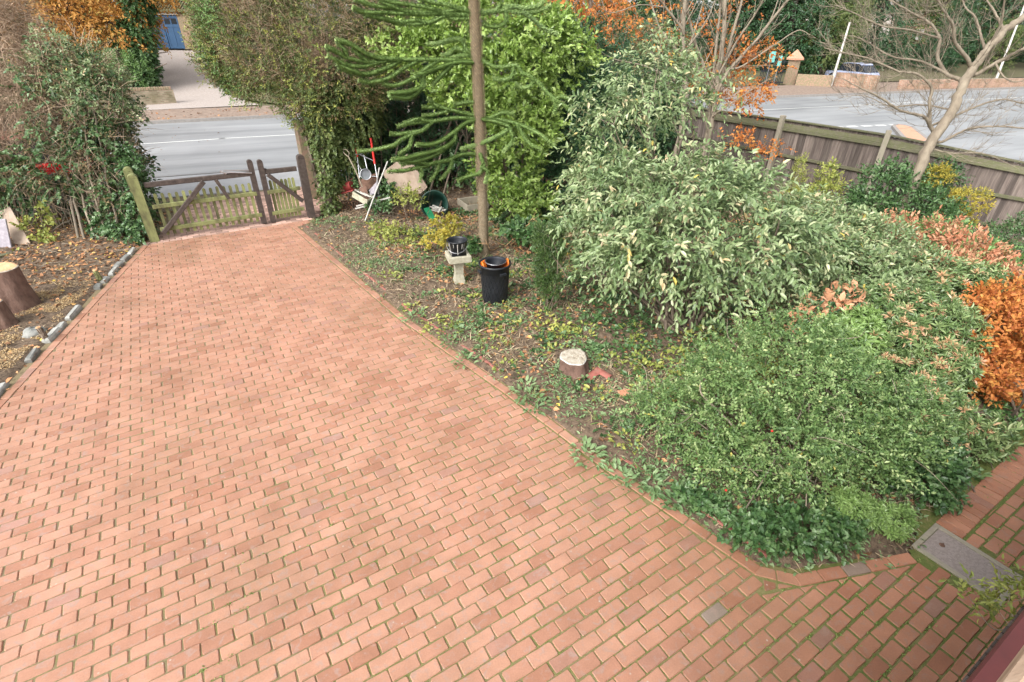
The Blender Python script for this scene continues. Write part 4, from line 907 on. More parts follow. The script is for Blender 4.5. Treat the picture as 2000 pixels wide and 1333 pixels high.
for i in range(6): p = wt+RX@np.array([-.12+.05*i, rng.normal()*.03, .05+.01*i]); mb.bar(p-RX[:, 0]*.14, p+RX[:, 0]*.12+[0, 0, .02], .022, .015)
mb.build('offcuts', M['white'], root)
mb = MB(); c = [J_(700, 352, 12.6), J_(735, 338, 12.75), J_(742, 352, 12.6), J_(708, 378, 12.2)]; n_ = np.array([.0, .02, .012]); mb.add(c+[p-n_ for p in c], [(0, 1, 2, 3), (7, 6, 5, 4), (0, 4, 5, 1), (1, 5, 6, 2), (2, 6, 7, 3), (3, 7, 4, 0)]); tag(mb.build('metal_sheet', M['rust'], None, c[3]), 'rusty brown sheet of metal lying among the sack truck tubes', 'metal sheet')
mb = MB(); c = [J_(721, 372, 12.3), J_(738, 352, 12.5), J_(735, 376, 12.2), J_(724, 380, 12.1)]; mb.add(c+[p-n_ for p in c], [(0, 1, 2, 3), (7, 6, 5, 4), (0, 4, 5, 1), (1, 5, 6, 2), (2, 6, 7, 3), (3, 7, 4, 0)]); tag(mb.build('metal_sheet', M['slab'], None, c[3]), 'pale grey metal sheet under the sack truck', 'metal sheet')
tr = J_(682, 366, 12.7); root = thing('red_trolley', 'faded red metal trolley tray tipped over beside the ivy-clad trunk', 'trolley', tr)
mb = MB(); p0, p1 = J_(657, 380, 12.6), J_(692, 371, 12.5); mb.bar(p0, p1, .16, .03, bev=.006); mb.bar(J_(672, 362, 12.9), J_(694, 344, 12.9), .2, .02); mb.build('tray', M['redmetal'], root)
mb = MB(); q = J_(681, 364, 12.6); mb.lathe([(.0, -.10), (.10, -.10), (.10, .10), (0, .10)], q, 20, frame((1, -.3, .35)), smooth=False); mb.build('drum', M['redmetal'], root)
gr = g(681, 408); root = thing('iron_grating', 'rusty iron grating lying on the soil by the ivy trunk', 'grating', gr)
e1 = nrm(g(700, 415)-g(668, 416)); up_ = nrm(np.array([0, .6, .8])); mb = MB(); o = g(667, 414)+[0, 0, .02]
for i in range(8): mb.tube(spline([o+e1*i*.062, o+e1*(i*.062+.012)+up_*.11+np.array([0, .02, 0]), o+e1*(i*.062-.004)+up_*.24], 6), .010, 5)
for k in (0, .24): mb.tube([o+up_*k-e1*.02, o+up_*k+e1*.46], .012, 5)
mb.build('bars', M['rust'], root)
# leaning board
c = [J_(747, 337, 12.75), J_(795, 301, 13.25), J_(835, 366, 12.95), J_(822, 378, 12.75), J_(768, 379, 12.55)]
nv = nrm(np.cross(c[1]-c[0], c[3]-c[0])); nv = nv if nv[1] > 0 else -nv; mb = MB(); n = 5; mb.add(c+[p+nv*.02 for p in c], [tuple(range(n)), tuple(range(2*n-1, n-1, -1))]+[(k, n+k, n+(k+1) % n, (k+1) % n) for k in range(n)])
tag(mb.build('leaning_board', M['board'], None, c[4]), 'large beige board leaning askew against the hedge behind the junk heap', 'board')
c = [J_(752, 352, 13.0), J_(760, 350, 13.0), J_(768, 378, 12.65), J_(762, 382, 12.6)]; nv = np.array([0, .03, 0]); mb = MB(); n = 4; mb.add(c+[p+nv for p in c], [tuple(range(n)), tuple(range(2*n-1, n-1, -1))]+[(k, n+k, n+(k+1) % n, (k+1) % n) for k in range(n)])
tag(mb.build('slotted_panel', M['rail'], None, c[3]), 'narrow dark grey panel wedged beside the beige board', 'panel')
# green tub on its side
tb_c = g(850, 424); tb_c[2] = .30
ax = nrm(np.array([.10, -.94, .30])); root = thing('green_tub', 'dark green round tub tipped on its side with its mouth facing the house', 'tub', tb_c)
mb = MB(); mb.lathe([(0, -.42), (.22, -.42), (.25, -.38), (.315, 0), (.335, .0), (.335, .03), (.30, .03), (.235, -.37), (0, -.39)], tb_c, 40, frame(ax))
for i in range(10):
    a = i*math.pi/5; rr = np.array([.245, .305]); Fm = frame(ax); mb.tube([tb_c+Fm@np.array([math.cos(a)*.25, math.sin(a)*.25, -.35]), tb_c+Fm@np.array([math.cos(a)*.312, math.sin(a)*.312, -.01])], .008, 4)
mb.build('body', M['green_tub'], root)
mb = MB(); mb.bar(J_(833, 409, 12.05)+[0, 0, .03], J_(848, 434, 11.75)+[0, 0, .02], .15, .02); tag(mb.build('green_plank', M['green'], None, J_(840, 425, 11.85)), 'short bright green plank sliding out of the dark green tub', 'plank')
mb = MB(); cc = J_(853, 410, 12.1)
for i in range(12):
    p = cc+rng.normal(size=3)*[.09, .06, .02]; d = nrm(rng.normal(size=3)*[1, .5, .15]); mb.bar(p-d*.10, p+d*.10, .028, .018, rnd=rng.random())
tag(mb.build('white_offcuts', M['white'], None, cc), 'heap of broken white plastic strips in the mouth of the green tub', 'offcuts')
bx = g(915, 418); root = thing('wooden_planter', 'low weathered timber planter box beside the monkey puzzle trunk', 'planter', bx)
e1 = nrm(g(922, 424)-g(894, 404)); e2 = np.array([-e1[1], e1[0], 0]); o = g(895, 405)
for p, q, nm in ((o, o+e1*.62, 'side_board'), (o+e2*.55, o+e2*.55+e1*.62, 'side_board'), (o+e1*.62, o+e1*.62+e2*.55, 'end_board'), (o, o+e2*.55, 'end_board')): mb = MB(); mb.bar(p+[0, 0, .11], q+[0, 0, .11], .035, .22, bev=.005, rnd=rng.random()); mb.build(nm, M['post'], root)
mb = MB(); a = J_(955, 450, 10.9); b = J_(1075, 470, 10.3); a[2] = .07; b[2] = .07; mb.bar(a, b, .07, .07, bev=.01); tag(mb.build('timber_sleeper', M['mossy_wood'], None, a), 'mossy length of timber lying behind the monkey puzzle trunk', 'timber')

# ---------------- left border
s1 = g(30, 622); stump('tree_stump', 'taller fresh-cut stump with pale orange top at the left frame edge', g(36, 602), .25, .68, (-.02, .02), 'cutwood', 'stumpbark', 1.25, seed=2, rim='oldcut')
stump('tree_stump', 'smaller fresh-cut stump in front of the tall stump on the left', g(10, 640), .15, .42, (-.04, .0), 'cutwood', 'stumpbark', 1.25, seed=3, rim='oldcut')
stump('cut_stem', 'short thin cut stem sticking up near the upper end of the stone edging', g(198, 553), .035, .22, (-.05, .04), 'cutwood', 'mossy_wood', 1.2, seed=8)
stump('cut_stem', 'thin cut stem sticking up by the lower stone edging blocks', g(95, 668), .03, .22, (-.07, .03), 'cutwood', 'bark', 1.2, seed=9)
mb = MB(); a, b = g(48, 482), J_(8, 410, 10.5); mb.bar(a+[0, 0, .0], b, .26, .035, up=(.3, -.9, .4), bev=.006); tag(mb.build('leaning_plank', M['board'], None, a), 'wide pale timber plank leaning against the left hedge', 'plank')
mb = MB(); a, b = g(5, 488), J_(-8, 428, 10.0); mb.bar(a, b, .34, .04, up=(.2, -.9, .3), bev=.006); tag(mb.build('stone_slab', M['slab'], None, a), 'lilac grey slab propped upright beside the pale plank', 'slab')
mb = MB(); a, b = g(-15, 512), g(28, 500); mb.bar(a+[0, 0, .06], b+[0, 0, .05], .12, .06, bev=.008); tag(mb.build('timber_offcut', M['fence_green'], None, a), 'grey timber offcut lying on the soil behind the fresh stumps', 'timber')
p = g(68, 655); mb = MB(); mb.lathe([(0, .0), (.13, .0), (.15, .05), (.11, .10), (.03, .12), (0, .12)], p, 9); v = mb.v[0]; v += rng.normal(size=v.shape)*.012; tag(mb.build('loose_stone', M['stone'], None, p), 'rounded pale stone lying on the sawdust by the left edging', 'stone')

# ================================================================== ACROSS THE ROAD
# low old brick wall
wl = thing('low_wall', 'low old brick wall with soldier coping beside the far driveway mouth', 'wall', g(300, 205))
a, b = g(215, 212), g(346, 205); d = nrm(b-a); mb = MB(); mb.bar(a+[0, 0, .36], b+[0, 0, .36], .28, .82, bev=.02); mb.build('brickwork', M['oldwall'], wl)
mb = MB(); k = int(np.linalg.norm(b-a)/.115)
for i in range(k): mb.bar(a+d*(i*.115)+[0, 0, .84], a+d*(i*.115+.1)+[0, 0, .84+rng.normal()*.01], .3, .14, rnd=rng.random(), bev=.01)
mb.build('coping', M['wallbrick'], wl)
# garage
G0 = ay(332, 95, 45); gz = 2.06
gr_ = thing('garage', 'garage with blue double doors and mossy roof at the top of the far drive', 'garage', (G0[0], 45, gz))
mb = MB(); gx0, gx1 = G0[0]-2.6, G0[0]+2.8
for x0, x1, z0, z1 in ((gx0, G0[0]-1.15, 0, 2.5), (G0[0]+1.15, gx1, 0, 2.5)): mb.box(((x0+x1)/2, 45.2, gz+(z0+z1)/2), (x1-x0, .3, z1-z0))
mb.box((G0[0], 45.2, gz+2.36), (2.3, .3, .28)); mb.box((gx0+.1, 47.6, gz+1.25), (.2, 4.5, 2.5)); mb.box((gx1-.1, 47.6, gz+1.25), (.2, 4.5, 2.5)); mb.box((G0[0], 49.8, gz+1.25), (5.2, .2, 2.5)); mb.build('wall', M['wallbrick'], gr_)
mb = MB(); mb.box((G0[0], 45.02, gz+2.28), (2.5, .12, .14)); mb.build('lintel', M['white'], gr_)
for s_ in (-1, 1):
    mb = MB(); cx = G0[0]+s_*.575; mb.box((cx, 45.12, gz+1.1), (1.12, .05, 2.16))
    for xx in (-.5, 0, .5): mb.box((cx+xx, 45.085, gz+1.1), (.09, .03, 2.14))
    for z in (.12, 1.5, 2.1): mb.box((cx, 45.083, gz+z), (1.1, .028, .12))
    dd = mb.build('door', M['blue'], gr_)
    mb = MB(); mb.box((cx-.25, 45.094, gz+1.8), (.38, .02, .36)); mb.box((cx+.25, 45.094, gz+1.8), (.38, .02, .36)); mb.build('window', M['glass'], dd)
mb = MB(); v = [(gx0-.2, 44.8, gz+2.5), (gx1+.2, 44.8, gz+2.5), (gx1+.2, 47.5, gz+4.0), (gx0-.2, 47.5, gz+4.0), (gx1+.2, 50.2, gz+2.5), (gx0-.2, 50.2, gz+2.5)]
mb.add(v+[(x, y, z-.12) for x, y, z in v], [(0, 1, 2, 3), (3, 2, 4, 5), (7, 6, 9, 8), (8, 9, 11, 10)][:2]+[(6, 7, 1, 0)]); 
for i in range(26): mb.tube([(gx0-.1+i*.216, 44.82, gz+2.56), (gx0-.1+i*.216, 47.45, gz+4.05)], .05, 5, rnd=rng.random())
mb.build('roof', M['roof'], gr_)
# gate pillar and dark gate, brick walls, poles
pp = g(1540, 166); root = thing('gate_pillar', 'stone gate pillar with pyramid cap across the junction', 'pillar', pp)
mb = MB(); mb.box(pp+[0, 0, .85], (.62, .62, 1.9), rotz(R(20)), bev=.02); mb.build('shaft', M['wallbrick'], root)
mb = MB(); v = [pp+rotz(R(20))@np.array(q) for q in ((-.45, -.45, 1.8), (.45, -.45, 1.8), (.45, .45, 1.8), (-.45, .45, 1.8), (-.45, -.45, 1.92), (.45, -.45, 1.92), (.45, .45, 1.92), (-.45, .45, 1.92), (0, 0, 2.55))]
mb.add(v, [(3, 2, 1, 0), (0, 1, 5, 4), (1, 2, 6, 5), (2, 3, 7, 6), (3, 0, 4, 7), (4, 5, 8), (5, 6, 8), (6, 7, 8), (7, 4, 8)]); mb.build('cap', M['buff'], root)
ga, gb_ = g(1480, 168), g(1527, 168); ga[2] = gb_[2] = .05; root = thing('iron_gate', 'dark driveway gate beside the stone gate pillar', 'gate', gb_); d = nrm(gb_-ga); L = np.linalg.norm(gb_-ga); mb = MB()
for i in range(int(L/.13)): mb.tube([ga+d*i*.13, ga+d*i*.13+[0, 0, 1.75+.15*math.sin(i*.13/L*3.14)]], .03, 5)
mb.build('bars', M['glass'], root); mb = MB()
for z in (.2, 1.0, 1.65): mb.bar(ga+[0, 0, z], gb_+[0, 0, z], .05, .08)
mb.build('rails', M['glass'], root)
for x, y, lab in ((1508, 112, 'teal box sign on a post by the dark gate'), (1523, 120, 'slim teal sign plate beside the gate pillar')):
    p = ay(x, y, 46.0); root = thing('teal_sign', lab, 'sign', (p[0], p[1], 0)); mb = MB(); mb.box(p, (.5 if x < 1515 else .25, .12, .75), rotz(R(15)), bev=.03); mb.build('plate', M['teal'], root); mb = MB(); mb.tube([(p[0], p[1]+.1, 0), (p[0], p[1]+.1, p[2]+.3)], .04, 6); mb.build('post', M['rail'], root)
a, b = g(1556, 168)+[0, .3, 0], g(1628, 172)+[0, .5, 0]; a[2] = b[2] = 0; mb = MB(); mb.bar(a+[0, 0, .35], b+[0, 0, .35], .35, .95, bev=.02); tag(mb.build('garden_wall', M['wallbrick'], None, a), 'low buff stone wall running right from the gate pillar', 'wall')
a, b = g(1636, 170)+[0, .6, 0], g(1716, 178)+[0, .5, 0]; a[2] = b[2] = 0; mb = MB(); mb.bar(a+[0, 0, .45], b+[0, 0, .45], .3, 1.1, bev=.02); tag(mb.build('garden_wall', M['redwall'], None, a), 'red brick garden wall behind the leaning white pole', 'wall')
a, b = g(1770, 178), g(2060, 172); mb = MB(); mb.bar(a+[0, 1, .3], b+[0, 1, .3], .3, .75, bev=.02); tag(mb.build('garden_wall', M['redwall'], None, a), 'long low red wall behind the bare tree branches', 'wall')
for (x0, y0), (x1, y1), Yt, lab in (((1622, 170), (1652, 70), 47.1, 'slender white street pole standing by the red brick wall'), ((1943, 162), (1990, 40), 53.3, 'white street pole behind the branches of the bare tree')):
    a = g(x0, y0); b = ay(x1, y1, Yt); mb = MB(); a[2] = 0; mb.tube([a, a*.5+b*.5, b+(b-a)*.25], [.11, .09, .07], 10); tag(mb.build('street_pole', M['white'], None, a), lab, 'pole')
# parked cars
def car(name, label, loc, rz, paint, L=4.1, W_=1.72, H_=1.45):
    root = thing(name, label, 'car', loc); Rz = rotz(rz); T = lambda v: np.asarray(loc, float)+np.asarray(v, float)@Rz.T
    mb = MB(); prof = [(-.5, .25), (-.5, .62), (-.485, .74), (-.30, .80), (-.27, .82), (.30, .84), (.47, .80), (.5, .6), (.5, .25)]
    n = len(prof); v = [];
    for y, s_ in ((-.5, .93), (-.44, 1.0), (.44, 1.0), (.5, .93)):
        for x, z in prof: v.append((x*L*(.985 if s_ < 1 else 1), y*W_, .25+(z-.25)*(s_ if z > .3 else 1)*1.0))
    f = [(k*n+i, k*n+i+1, (k+1)*n+i+1, (k+1)*n+i) for k in range(3) for i in range(n-1)]+[tuple(range(n)), tuple(range(4*n-1, 3*n-1, -1))]; mb.add(T(v), f, .5, 0, False)
    gh = [(-.28, .80), (-.15, H_-.06), (.0, H_), (.25, H_-.02), (.46, .82)]; n = len(gh); v = []
    for y, s_ in ((-.40, 1), (.40, 1)):
        for x, z in gh: v.append((x*L, y*W_*(.94 if z > 1 else 1.05), z))
    roof = [(-.15, H_-.055), (.0, H_+.005), (.25, H_-.015), (.30, H_-.12)]
    bo = mb.build('body', M[paint], root); mb = MB(); mb.add(T(v), [(i, i+1, n+i+1, n+i) for i in range(n-1)]+[tuple(range(n)), tuple(range(2*n-1, n-1, -1))]); mb.build('window', M['glass'], root)
    mb = MB(); v = [(x*L, y*W_*.385, z+.015) for y in (-1, 1) for x, z in roof]; mb.add(T(v+[(a, b, c-.03) for a, b, c in v]), [(i, i+1, 5+i, 4+i) for i in range(3)]+[(8+i, 9+i, 13+i, 12+i) for i in range(3)]+[(i, i+1, 9+i, 8+i) for i in range(3)]+[(4+i, 5+i, 13+i, 12+i) for i in range(3)]); mb.build('roof', M[paint], root)
    for x in (-.31, .31):
        for s_ in (-1, 1):
            mb = MB(); mb.lathe([(0, -.1), (.26, -.1), (.31, -.07), (.31, .07), (.26, .1), (0, .1)], T((x*L, s_*W_*.46, .31)), 20, Rz@np.array([[1, 0, 0], [0, 0, 1], [0, -1, 0]])); wo = mb.build('wheel', M['tyre'], root)
            mb = MB(); mb.lathe([(0, -.115), (.18, -.11), (.19, .11), (0, .115)], T((x*L, s_*W_*.46, .31)), 14, Rz@np.array([[1, 0, 0], [0, 0, 1], [0, -1, 0]])); mb.build('rim', M['rail'], wo)
    for s_ in (-1, 1): mb = MB(); mb.box(T((-.492*L, s_*W_*.36, .62)), (.06, .3, .14), Rz, bev=.02); mb.build('headlight', M['white'], root)
    return root
rc = ay(22, 285, 13.6); car('parked_car', 'red car parked behind the left hedge, glimpsed through its leaves', (rc[0]-.6, rc[1], .0), R(28), 'carred')
c2 = ay(1668, 132, 51.0); car('parked_car', 'pale blue car parked behind the red brick wall across the junction', (c2[0], c2[1], .03), R(-70), 'carsilver')
ho = ay(1668, 72, 78); root = thing('far_house', 'pale far house glimpsed through the trees beyond the junction', 'house', (ho[0], ho[1], 0))
mb = MB(); mb.box((ho[0], ho[1]+3, 2.9), (9, 6, 6)); mb.build('wall', M['render'], root); mb = MB()
mb.add([(ho[0]-4.8, ho[1]-.4, 5.8), (ho[0]+4.8, ho[1]-.4, 5.8), (ho[0]+4.8, ho[1]+6.4, 5.8), (ho[0]-4.8, ho[1]+6.4, 5.8), (ho[0]-2, ho[1]+3, 8.4), (ho[0]+2, ho[1]+3, 8.4)], [(0, 1, 5, 4), (1, 2, 5), (2, 3, 4, 5), (3, 0, 4)]); mb.build('roof', M['roof'], root)
for x in (-2.4, 0, 2.4):
    mb = MB(); mb.box((ho[0]+x, ho[1]-.03, 3.3), (1.1, .08, 1.2)); mb.build('window', M['glass'], root)
ho = ay(1880, 30, 82); root = thing('far_house', 'red brick far house behind the crown of the bare tree', 'house', (ho[0], ho[1], 0))
mb = MB(); mb.box((ho[0], ho[1]+3, 3.0), (14, 6, 6.2)); mb.build('wall', M['redwall'], root); mb = MB()
mb.add([(ho[0]-7.4, ho[1]-.4, 6), (ho[0]+7.4, ho[1]-.4, 6), (ho[0]+7.4, ho[1]+6.4, 6), (ho[0]-7.4, ho[1]+6.4, 6), (ho[0]-4, ho[1]+3, 9), (ho[0]+4, ho[1]+3, 9)], [(0, 1, 5, 4), (1, 2, 5), (2, 3, 4, 5), (3, 0, 4)]); mb.build('roof', M['roof'], root)
for x in (-5, -1.7, 1.7, 5):
    mb = MB(); mb.box((ho[0]+x, ho[1]-.03, 3.4), (1.3, .08, 1.3)); mb.build('window', M['white'], root)

# ================================================================== VEGETATION
def tree(name, label, base, trunk, blobs, mat, r0=.2, bark='bark_dark', group=None, nlimb=9, **kw):
    root = thing(name, label, 'tree', base, group); mb = MB(); shoots(mb, blobs, **kw); mb.build('crown', M[mat], root)
    tb = MB(); p = spline(trunk, 14); tb.tube(p, np.linspace(r0, r0*.5, 14), 9); 
    for i in range(nlimb):
        c, r = blobs[i % len(blobs)]; e = np.asarray(c)+nrm(rng.normal(size=3))*np.asarray(r)*.6; a = p[rng.integers(6, 13)]
        tb.tube(spline([a, (a+e)/2+rng.normal(size=3)*.2, e], 8), np.linspace(r0*.4, r0*.08, 8), 5)
    tb.build('trunk', M[bark], root); return root

# --- far side, left of the drive
FW_ = dict(L=.20, W=.55, m=8, slen=.7, dens=9, up=.0, droop=.3)
P_ = ay
tree('autumn_tree', 'amber-leaved autumn tree with dark trunk across the road', g(215, 170), [(-26.0, 35.5, 0), (-25.6, 35.6, 2.5), (-25.8, 35.8, 5), (-25.4, 36, 8)],
     [(P_(90, 25, 35), (2.6, 2, 1.6)), (P_(170, 40, 35.3), (2.0, 1.8, 1.3)), (P_(225, 60, 34.6), (1.7, 1.4, 1.2)), (P_(242, 25, 35.6), (1.6, 1.5, 1.6)), (P_(200, -60, 36), (4.4, 3, 2.5)), (P_(60, 70, 35), (1.6, 1.4, .9))], 'amber', r0=.33, bark='bark_dark', **dict(FW_, dens=11, lump=.3))
shrub('garden_shrub', 'yellowish green shrub under the autumn tree across the road', 'shrub', g(250, 168), [(P_(245, 140, 33.4), (1.4, 1, .85)), (P_(160, 130, 34.5), (1.6, 1, 1.1)), (P_(215, 105, 36.5), (2.2, 1, .9))], 'mid', nst=5, r0=.04, dens=16, m=8, slen=.5, L=.15, W=.45)
shrub('ivy_clad_trunk', 'dark ivy-clad tree trunk at the left side of the far drive', 'tree', g(300, 168), [(P_(283, 130, 34.5), (.6, .6, 1.5)), (P_(275, 85, 34.6), (.7, .7, 1.5)), (P_(266, 20, 34.8), (.75, .8, 2.2)), (P_(288, 160, 33.6), (.45, .4, .7))], 'ivy', nst=4, r0=.15, dens=26, m=8, slen=.4, L=.14, W=.8, kind='ivy', droop=.5)
shrub('evergreen_backdrop', 'dark evergreen hedge behind the autumn tree', 'hedge', (-30, 42, 0), [((-33, 41, 3), (5, 2, 3.5)), ((-41, 40, 4), (5, 2.5, 4.5)), ((-30, 47, 7), (5, 2, 4)), ((-41, 47, 6), (4, 2, 4))], 'dark', nst=6, r0=.1, dens=8, m=8, slen=.8, L=.26, W=.5)
tree('pale_far_tree', 'bare pale-twigged tree far behind the blue garage', (-32, 58, 2), [(-32, 58, 2), (-31.6, 58, 7), (-32, 58, 12)], [((-36, 58, 8), (6, 3, 5)), ((-26, 60, 8), (6, 3, 5)), ((-46, 58, 8), (6, 3, 6))], 'hedgeb', r0=.3, **dict(FW_, L=.3, dens=5))

# --- far side, right: a belt of dark trees behind the junction, one prototype per kind then copies
def proto(name, label, mat, blobs, trunk, r0, group, **kw): return tree(name, label, (0, 0, 0), trunk, blobs, mat, r0=r0, group=group, **kw)
def dup(root, loc, rz, s, label=None):
    r = root.copy(); COL.objects.link(r); r.location = loc; r.rotation_euler = (0, 0, rz); r.scale = (s, s, s*1.0)
    if label: r['label'] = label
    for ch in list(root.children):
        c = ch.copy(); COL.objects.link(c); c.parent = r
        for h in ch.children: d_ = h.copy(); COL.objects.link(d_); d_.parent = c
    return r
GRP = 'dark evergreen trees closing the view beyond the road'
LABF = 'tall dark evergreen tree in the belt beyond the road'
pr1 = proto('evergreen_tree', LABF, 'dark', [((0, 0, 5), (2.6, 2.6, 4.5)), ((1.2, .3, 8), (2, 2, 3)), ((-1.2, -.4, 3), (2.4, 2, 2.4)), ((.2, 0, 11), (1.4, 1.4, 2.6))], [(0, 0, 0), (.1, 0, 6), (0, 0, 12)], .3, GRP, dens=7, m=8, slen=.9, L=.30, W=.4, droop=.4, lump=.28)
pr2 = proto('evergreen_tree', LABF, 'hedge', [((0, 0, 4.2), (3.2, 2.8, 3.6)), ((1.8, 0, 7), (2.4, 2.2, 2.6)), ((-1.6, 0, 7.6), (2.4, 2, 2.8))], [(0, 0, 0), (.1, 0, 5), (0, 0, 10)], .3, GRP, dens=7, m=8, slen=.8, L=.28, W=.5, droop=.3, lump=.3)
spots = [(2, 52, 1, .9), (8, 55, 2, .9), (13, 54, 1, 1.0), (20.0, 55, 1, 1.05), (24.5, 54.5, 1, .95), (23.0, 60, 2, 1.1), (27.5, 53, 2, .62), (29.5, 61, 1, 1.1), (36, 60.5, 1, .95), (47, 68, 2, 1.0), (36.5, 70, 1, 1.2), (42.3, 59, 1, .60), (52, 64, 1, 1.0), (56, 72, 2, 1.3), (63, 70, 1, 1.2), (-6, 54, 2, .9), (-13, 52, 1, .95), (-19.0, 49, 1, .8), (72, 78, 2, 1.4), (31.0, 57, 2, .55), (48.5, 60, 2, .5), (57, 64, 2, .55), (64, 88, 1, 1.5), (50, 92, 1, 1.5), (36, 92, 2, 1.6), (22, 86, 1, 1.5)]
for i, (x, y, k, s) in enumerate(spots):
    src = pr1 if k == 1 else pr2; z = 0.0 if y < 64 else 1.0
    if i == 0: pr1.location = (x, y, z); pr1.scale = (s, s, s)
    elif i == 1: pr2.location = (x, y, z); pr2.scale = (s, s, s)
    else: dup(src, (x, y, z), rng.random()*6.28, s*(.95+.1*rng.random()))
shrub('roadside_hedge', 'dark green hedge behind the low walls across the junction', 'hedge', (30, 55, 0), [((24+4.2*k, 53.2+2.2*k, .9), (2.7, 1.0, 1.5+.35*(k % 3))) for k in range(9)], 'dark', nst=8, r0=.05, knob=3, dens=13, m=8, slen=.6, L=.2, W=.5, lump=.25)
lb = ay(1500, 100, 50)
tree('orange_tree', 'orange-leaved tree far behind the bright green bush', (3.5, 30, 0), [(3.5, 30, 0), (3.6, 30, 4), (3.4, 30, 7)], [(ay(1125, 20, 30), (2.0, 1.4, 1.4)), (ay(1180, 60, 29), (1.5, 1.2, 1.0)), (ay(1090, -40, 31), (3, 2, 2))], 'orange_leaf', r0=.16, bark='bark', **dict(FW_, L=.16, dens=9, lump=.3))
shrub('garden_shrub', 'olive green bushes across the road behind the monkey puzzle crown', 'shrub', (-2, 33, 0), [((-7, 33, 1.5), (3.4, 1.5, 2.2)), ((0, 34.5, 2.2), (4, 1.6, 3)), ((7, 38, 2.0), (4, 1.6, 2.6)), ((-11.2, 32.5, 1.6), (2, 1.2, 1.8))], 'hedgeb', nst=5, r0=.06, dens=10, m=8, slen=.6, L=.18, W=.5)

# --- big clipped hedge right of the gate, with its ivy-clad trunk
HB = [(P_(518, 60, 13.6), (1.42, 1.2, 1.45)), (P_(560, 110, 13.2), (1.55, 1.1, 1.15)), (P_(650, 110, 12.9), (1.2, 1.0, 1.5)), (P_(596, -40, 13.6), (2.1, 1.3, 1.6)), (P_(710, 40, 13.2), (1.1, .9, 1.5)), (P_(465, 105, 13.7), (.85, .9, .95)), (P_(600, 190, 12.7), (.62, .6, .75))]
TRK = [(P_(632, 250, 12.6), (.36, .34, .7)), (P_(640, 330, 12.5), (.24, .24, .7)), (P_(641, 390, 12.3), (.16, .16, .55)), (P_(690, 220, 13.2), (.6, .5, .8)), (P_(675, 290, 13.0), (.36, .36, .6))]
hr = thing('clipped_hedge', 'huge rounded browning hedge overhanging the right gate on an ivy-clad trunk', 'hedge', g(632, 430))
mb = MB(); shoots(mb, HB, dens=115, m=9, slen=.22, L=.052, W=.5, droop=.1, lump=.10, up=.25); shoots(mb, TRK, dens=100, m=9, slen=.2, L=.05, W=.5, droop=.4, lump=.2); mb.build('foliage', M['hedge'], hr)
mb = MB(); shoots(mb, HB, dens=75, m=9, slen=.24, L=.05, W=.4, droop=.0, lump=.10, up=.3, hi=1.02, lo=.85); mb.build('browned_foliage', M['hedgeb'], hr)
mb = MB(); shoots(mb, [(P_(480, 80, 13.4), (.9, .9, 1.25)), (P_(450, 60, 13.6), (.65, .8, 1.25))], dens=80, m=9, slen=.22, L=.055, W=.5, droop=.2, lump=.15, hi=1.05, lo=.85); mb.build('green_foliage', M['mid'], hr)
mb = MB(); shoots(mb, HB[3:5]+[(P_(600, 30, 13.0), (1.4, 1, 1.1)), (P_(690, 30, 12.8), (1.2, .8, 1.2)), (P_(540, 90, 12.9), (1.0, .8, .9))], dens=230, m=2, slen=.1, L=.26, W=.014, kind='strip', droop=.0, up=.6, spread=.35, lump=.1, hi=1.12, lo=.9); mb.build('dry_twigs', M['twig'], hr)
mb = MB(); shoots(mb, HB[:3]+HB[4:], dens=26, m=7, slen=.2, L=.05, W=.5, lump=.1, hi=1.08, lo=.95, up=.3); mb.build('new_shoots', M['ygreen'], hr)
mb = MB(); shoots(mb, TRK, dens=150, m=7, slen=.16, L=.065, W=.9, kind='ivy', droop=.8, lump=.15, hi=1.08, lo=.85); mb.build('ivy', M['hedge'], hr)
mb = MB(); b0 = g(640, 424); 
for e in (P_(600, 150, 13), P_(690, 120, 13), P_(520, 120, 13.4), P_(640, 60, 13)): mb.tube(spline([b0+[0, .2, -.05], b0+[0.0, .3, 1.2], (b0+e)/2+[0, .4, .8], e], 12), np.linspace(.11, .03, 12), 7)
mb.tube(spline([b0+[.05, .1, -.05], P_(618, 350, 12.3), P_(598, 270, 12.5), P_(572, 215, 12.8)], 12), np.linspace(.05, .02, 12), 6); mb.build('trunk', M['bark'], hr)
# gate-side pier in the hedge gap beyond the dark post
mb = MB(); p = g(590, 400)+[.12, .75, 0]; mb.box(p+[0, 0, .95], (.40, .40, 1.9), rotz(TH), bev=.02); tag(mb.build('brick_pier', M['wallbrick'], None, p), 'mossy brick pier standing behind the dark gate post', 'pier')

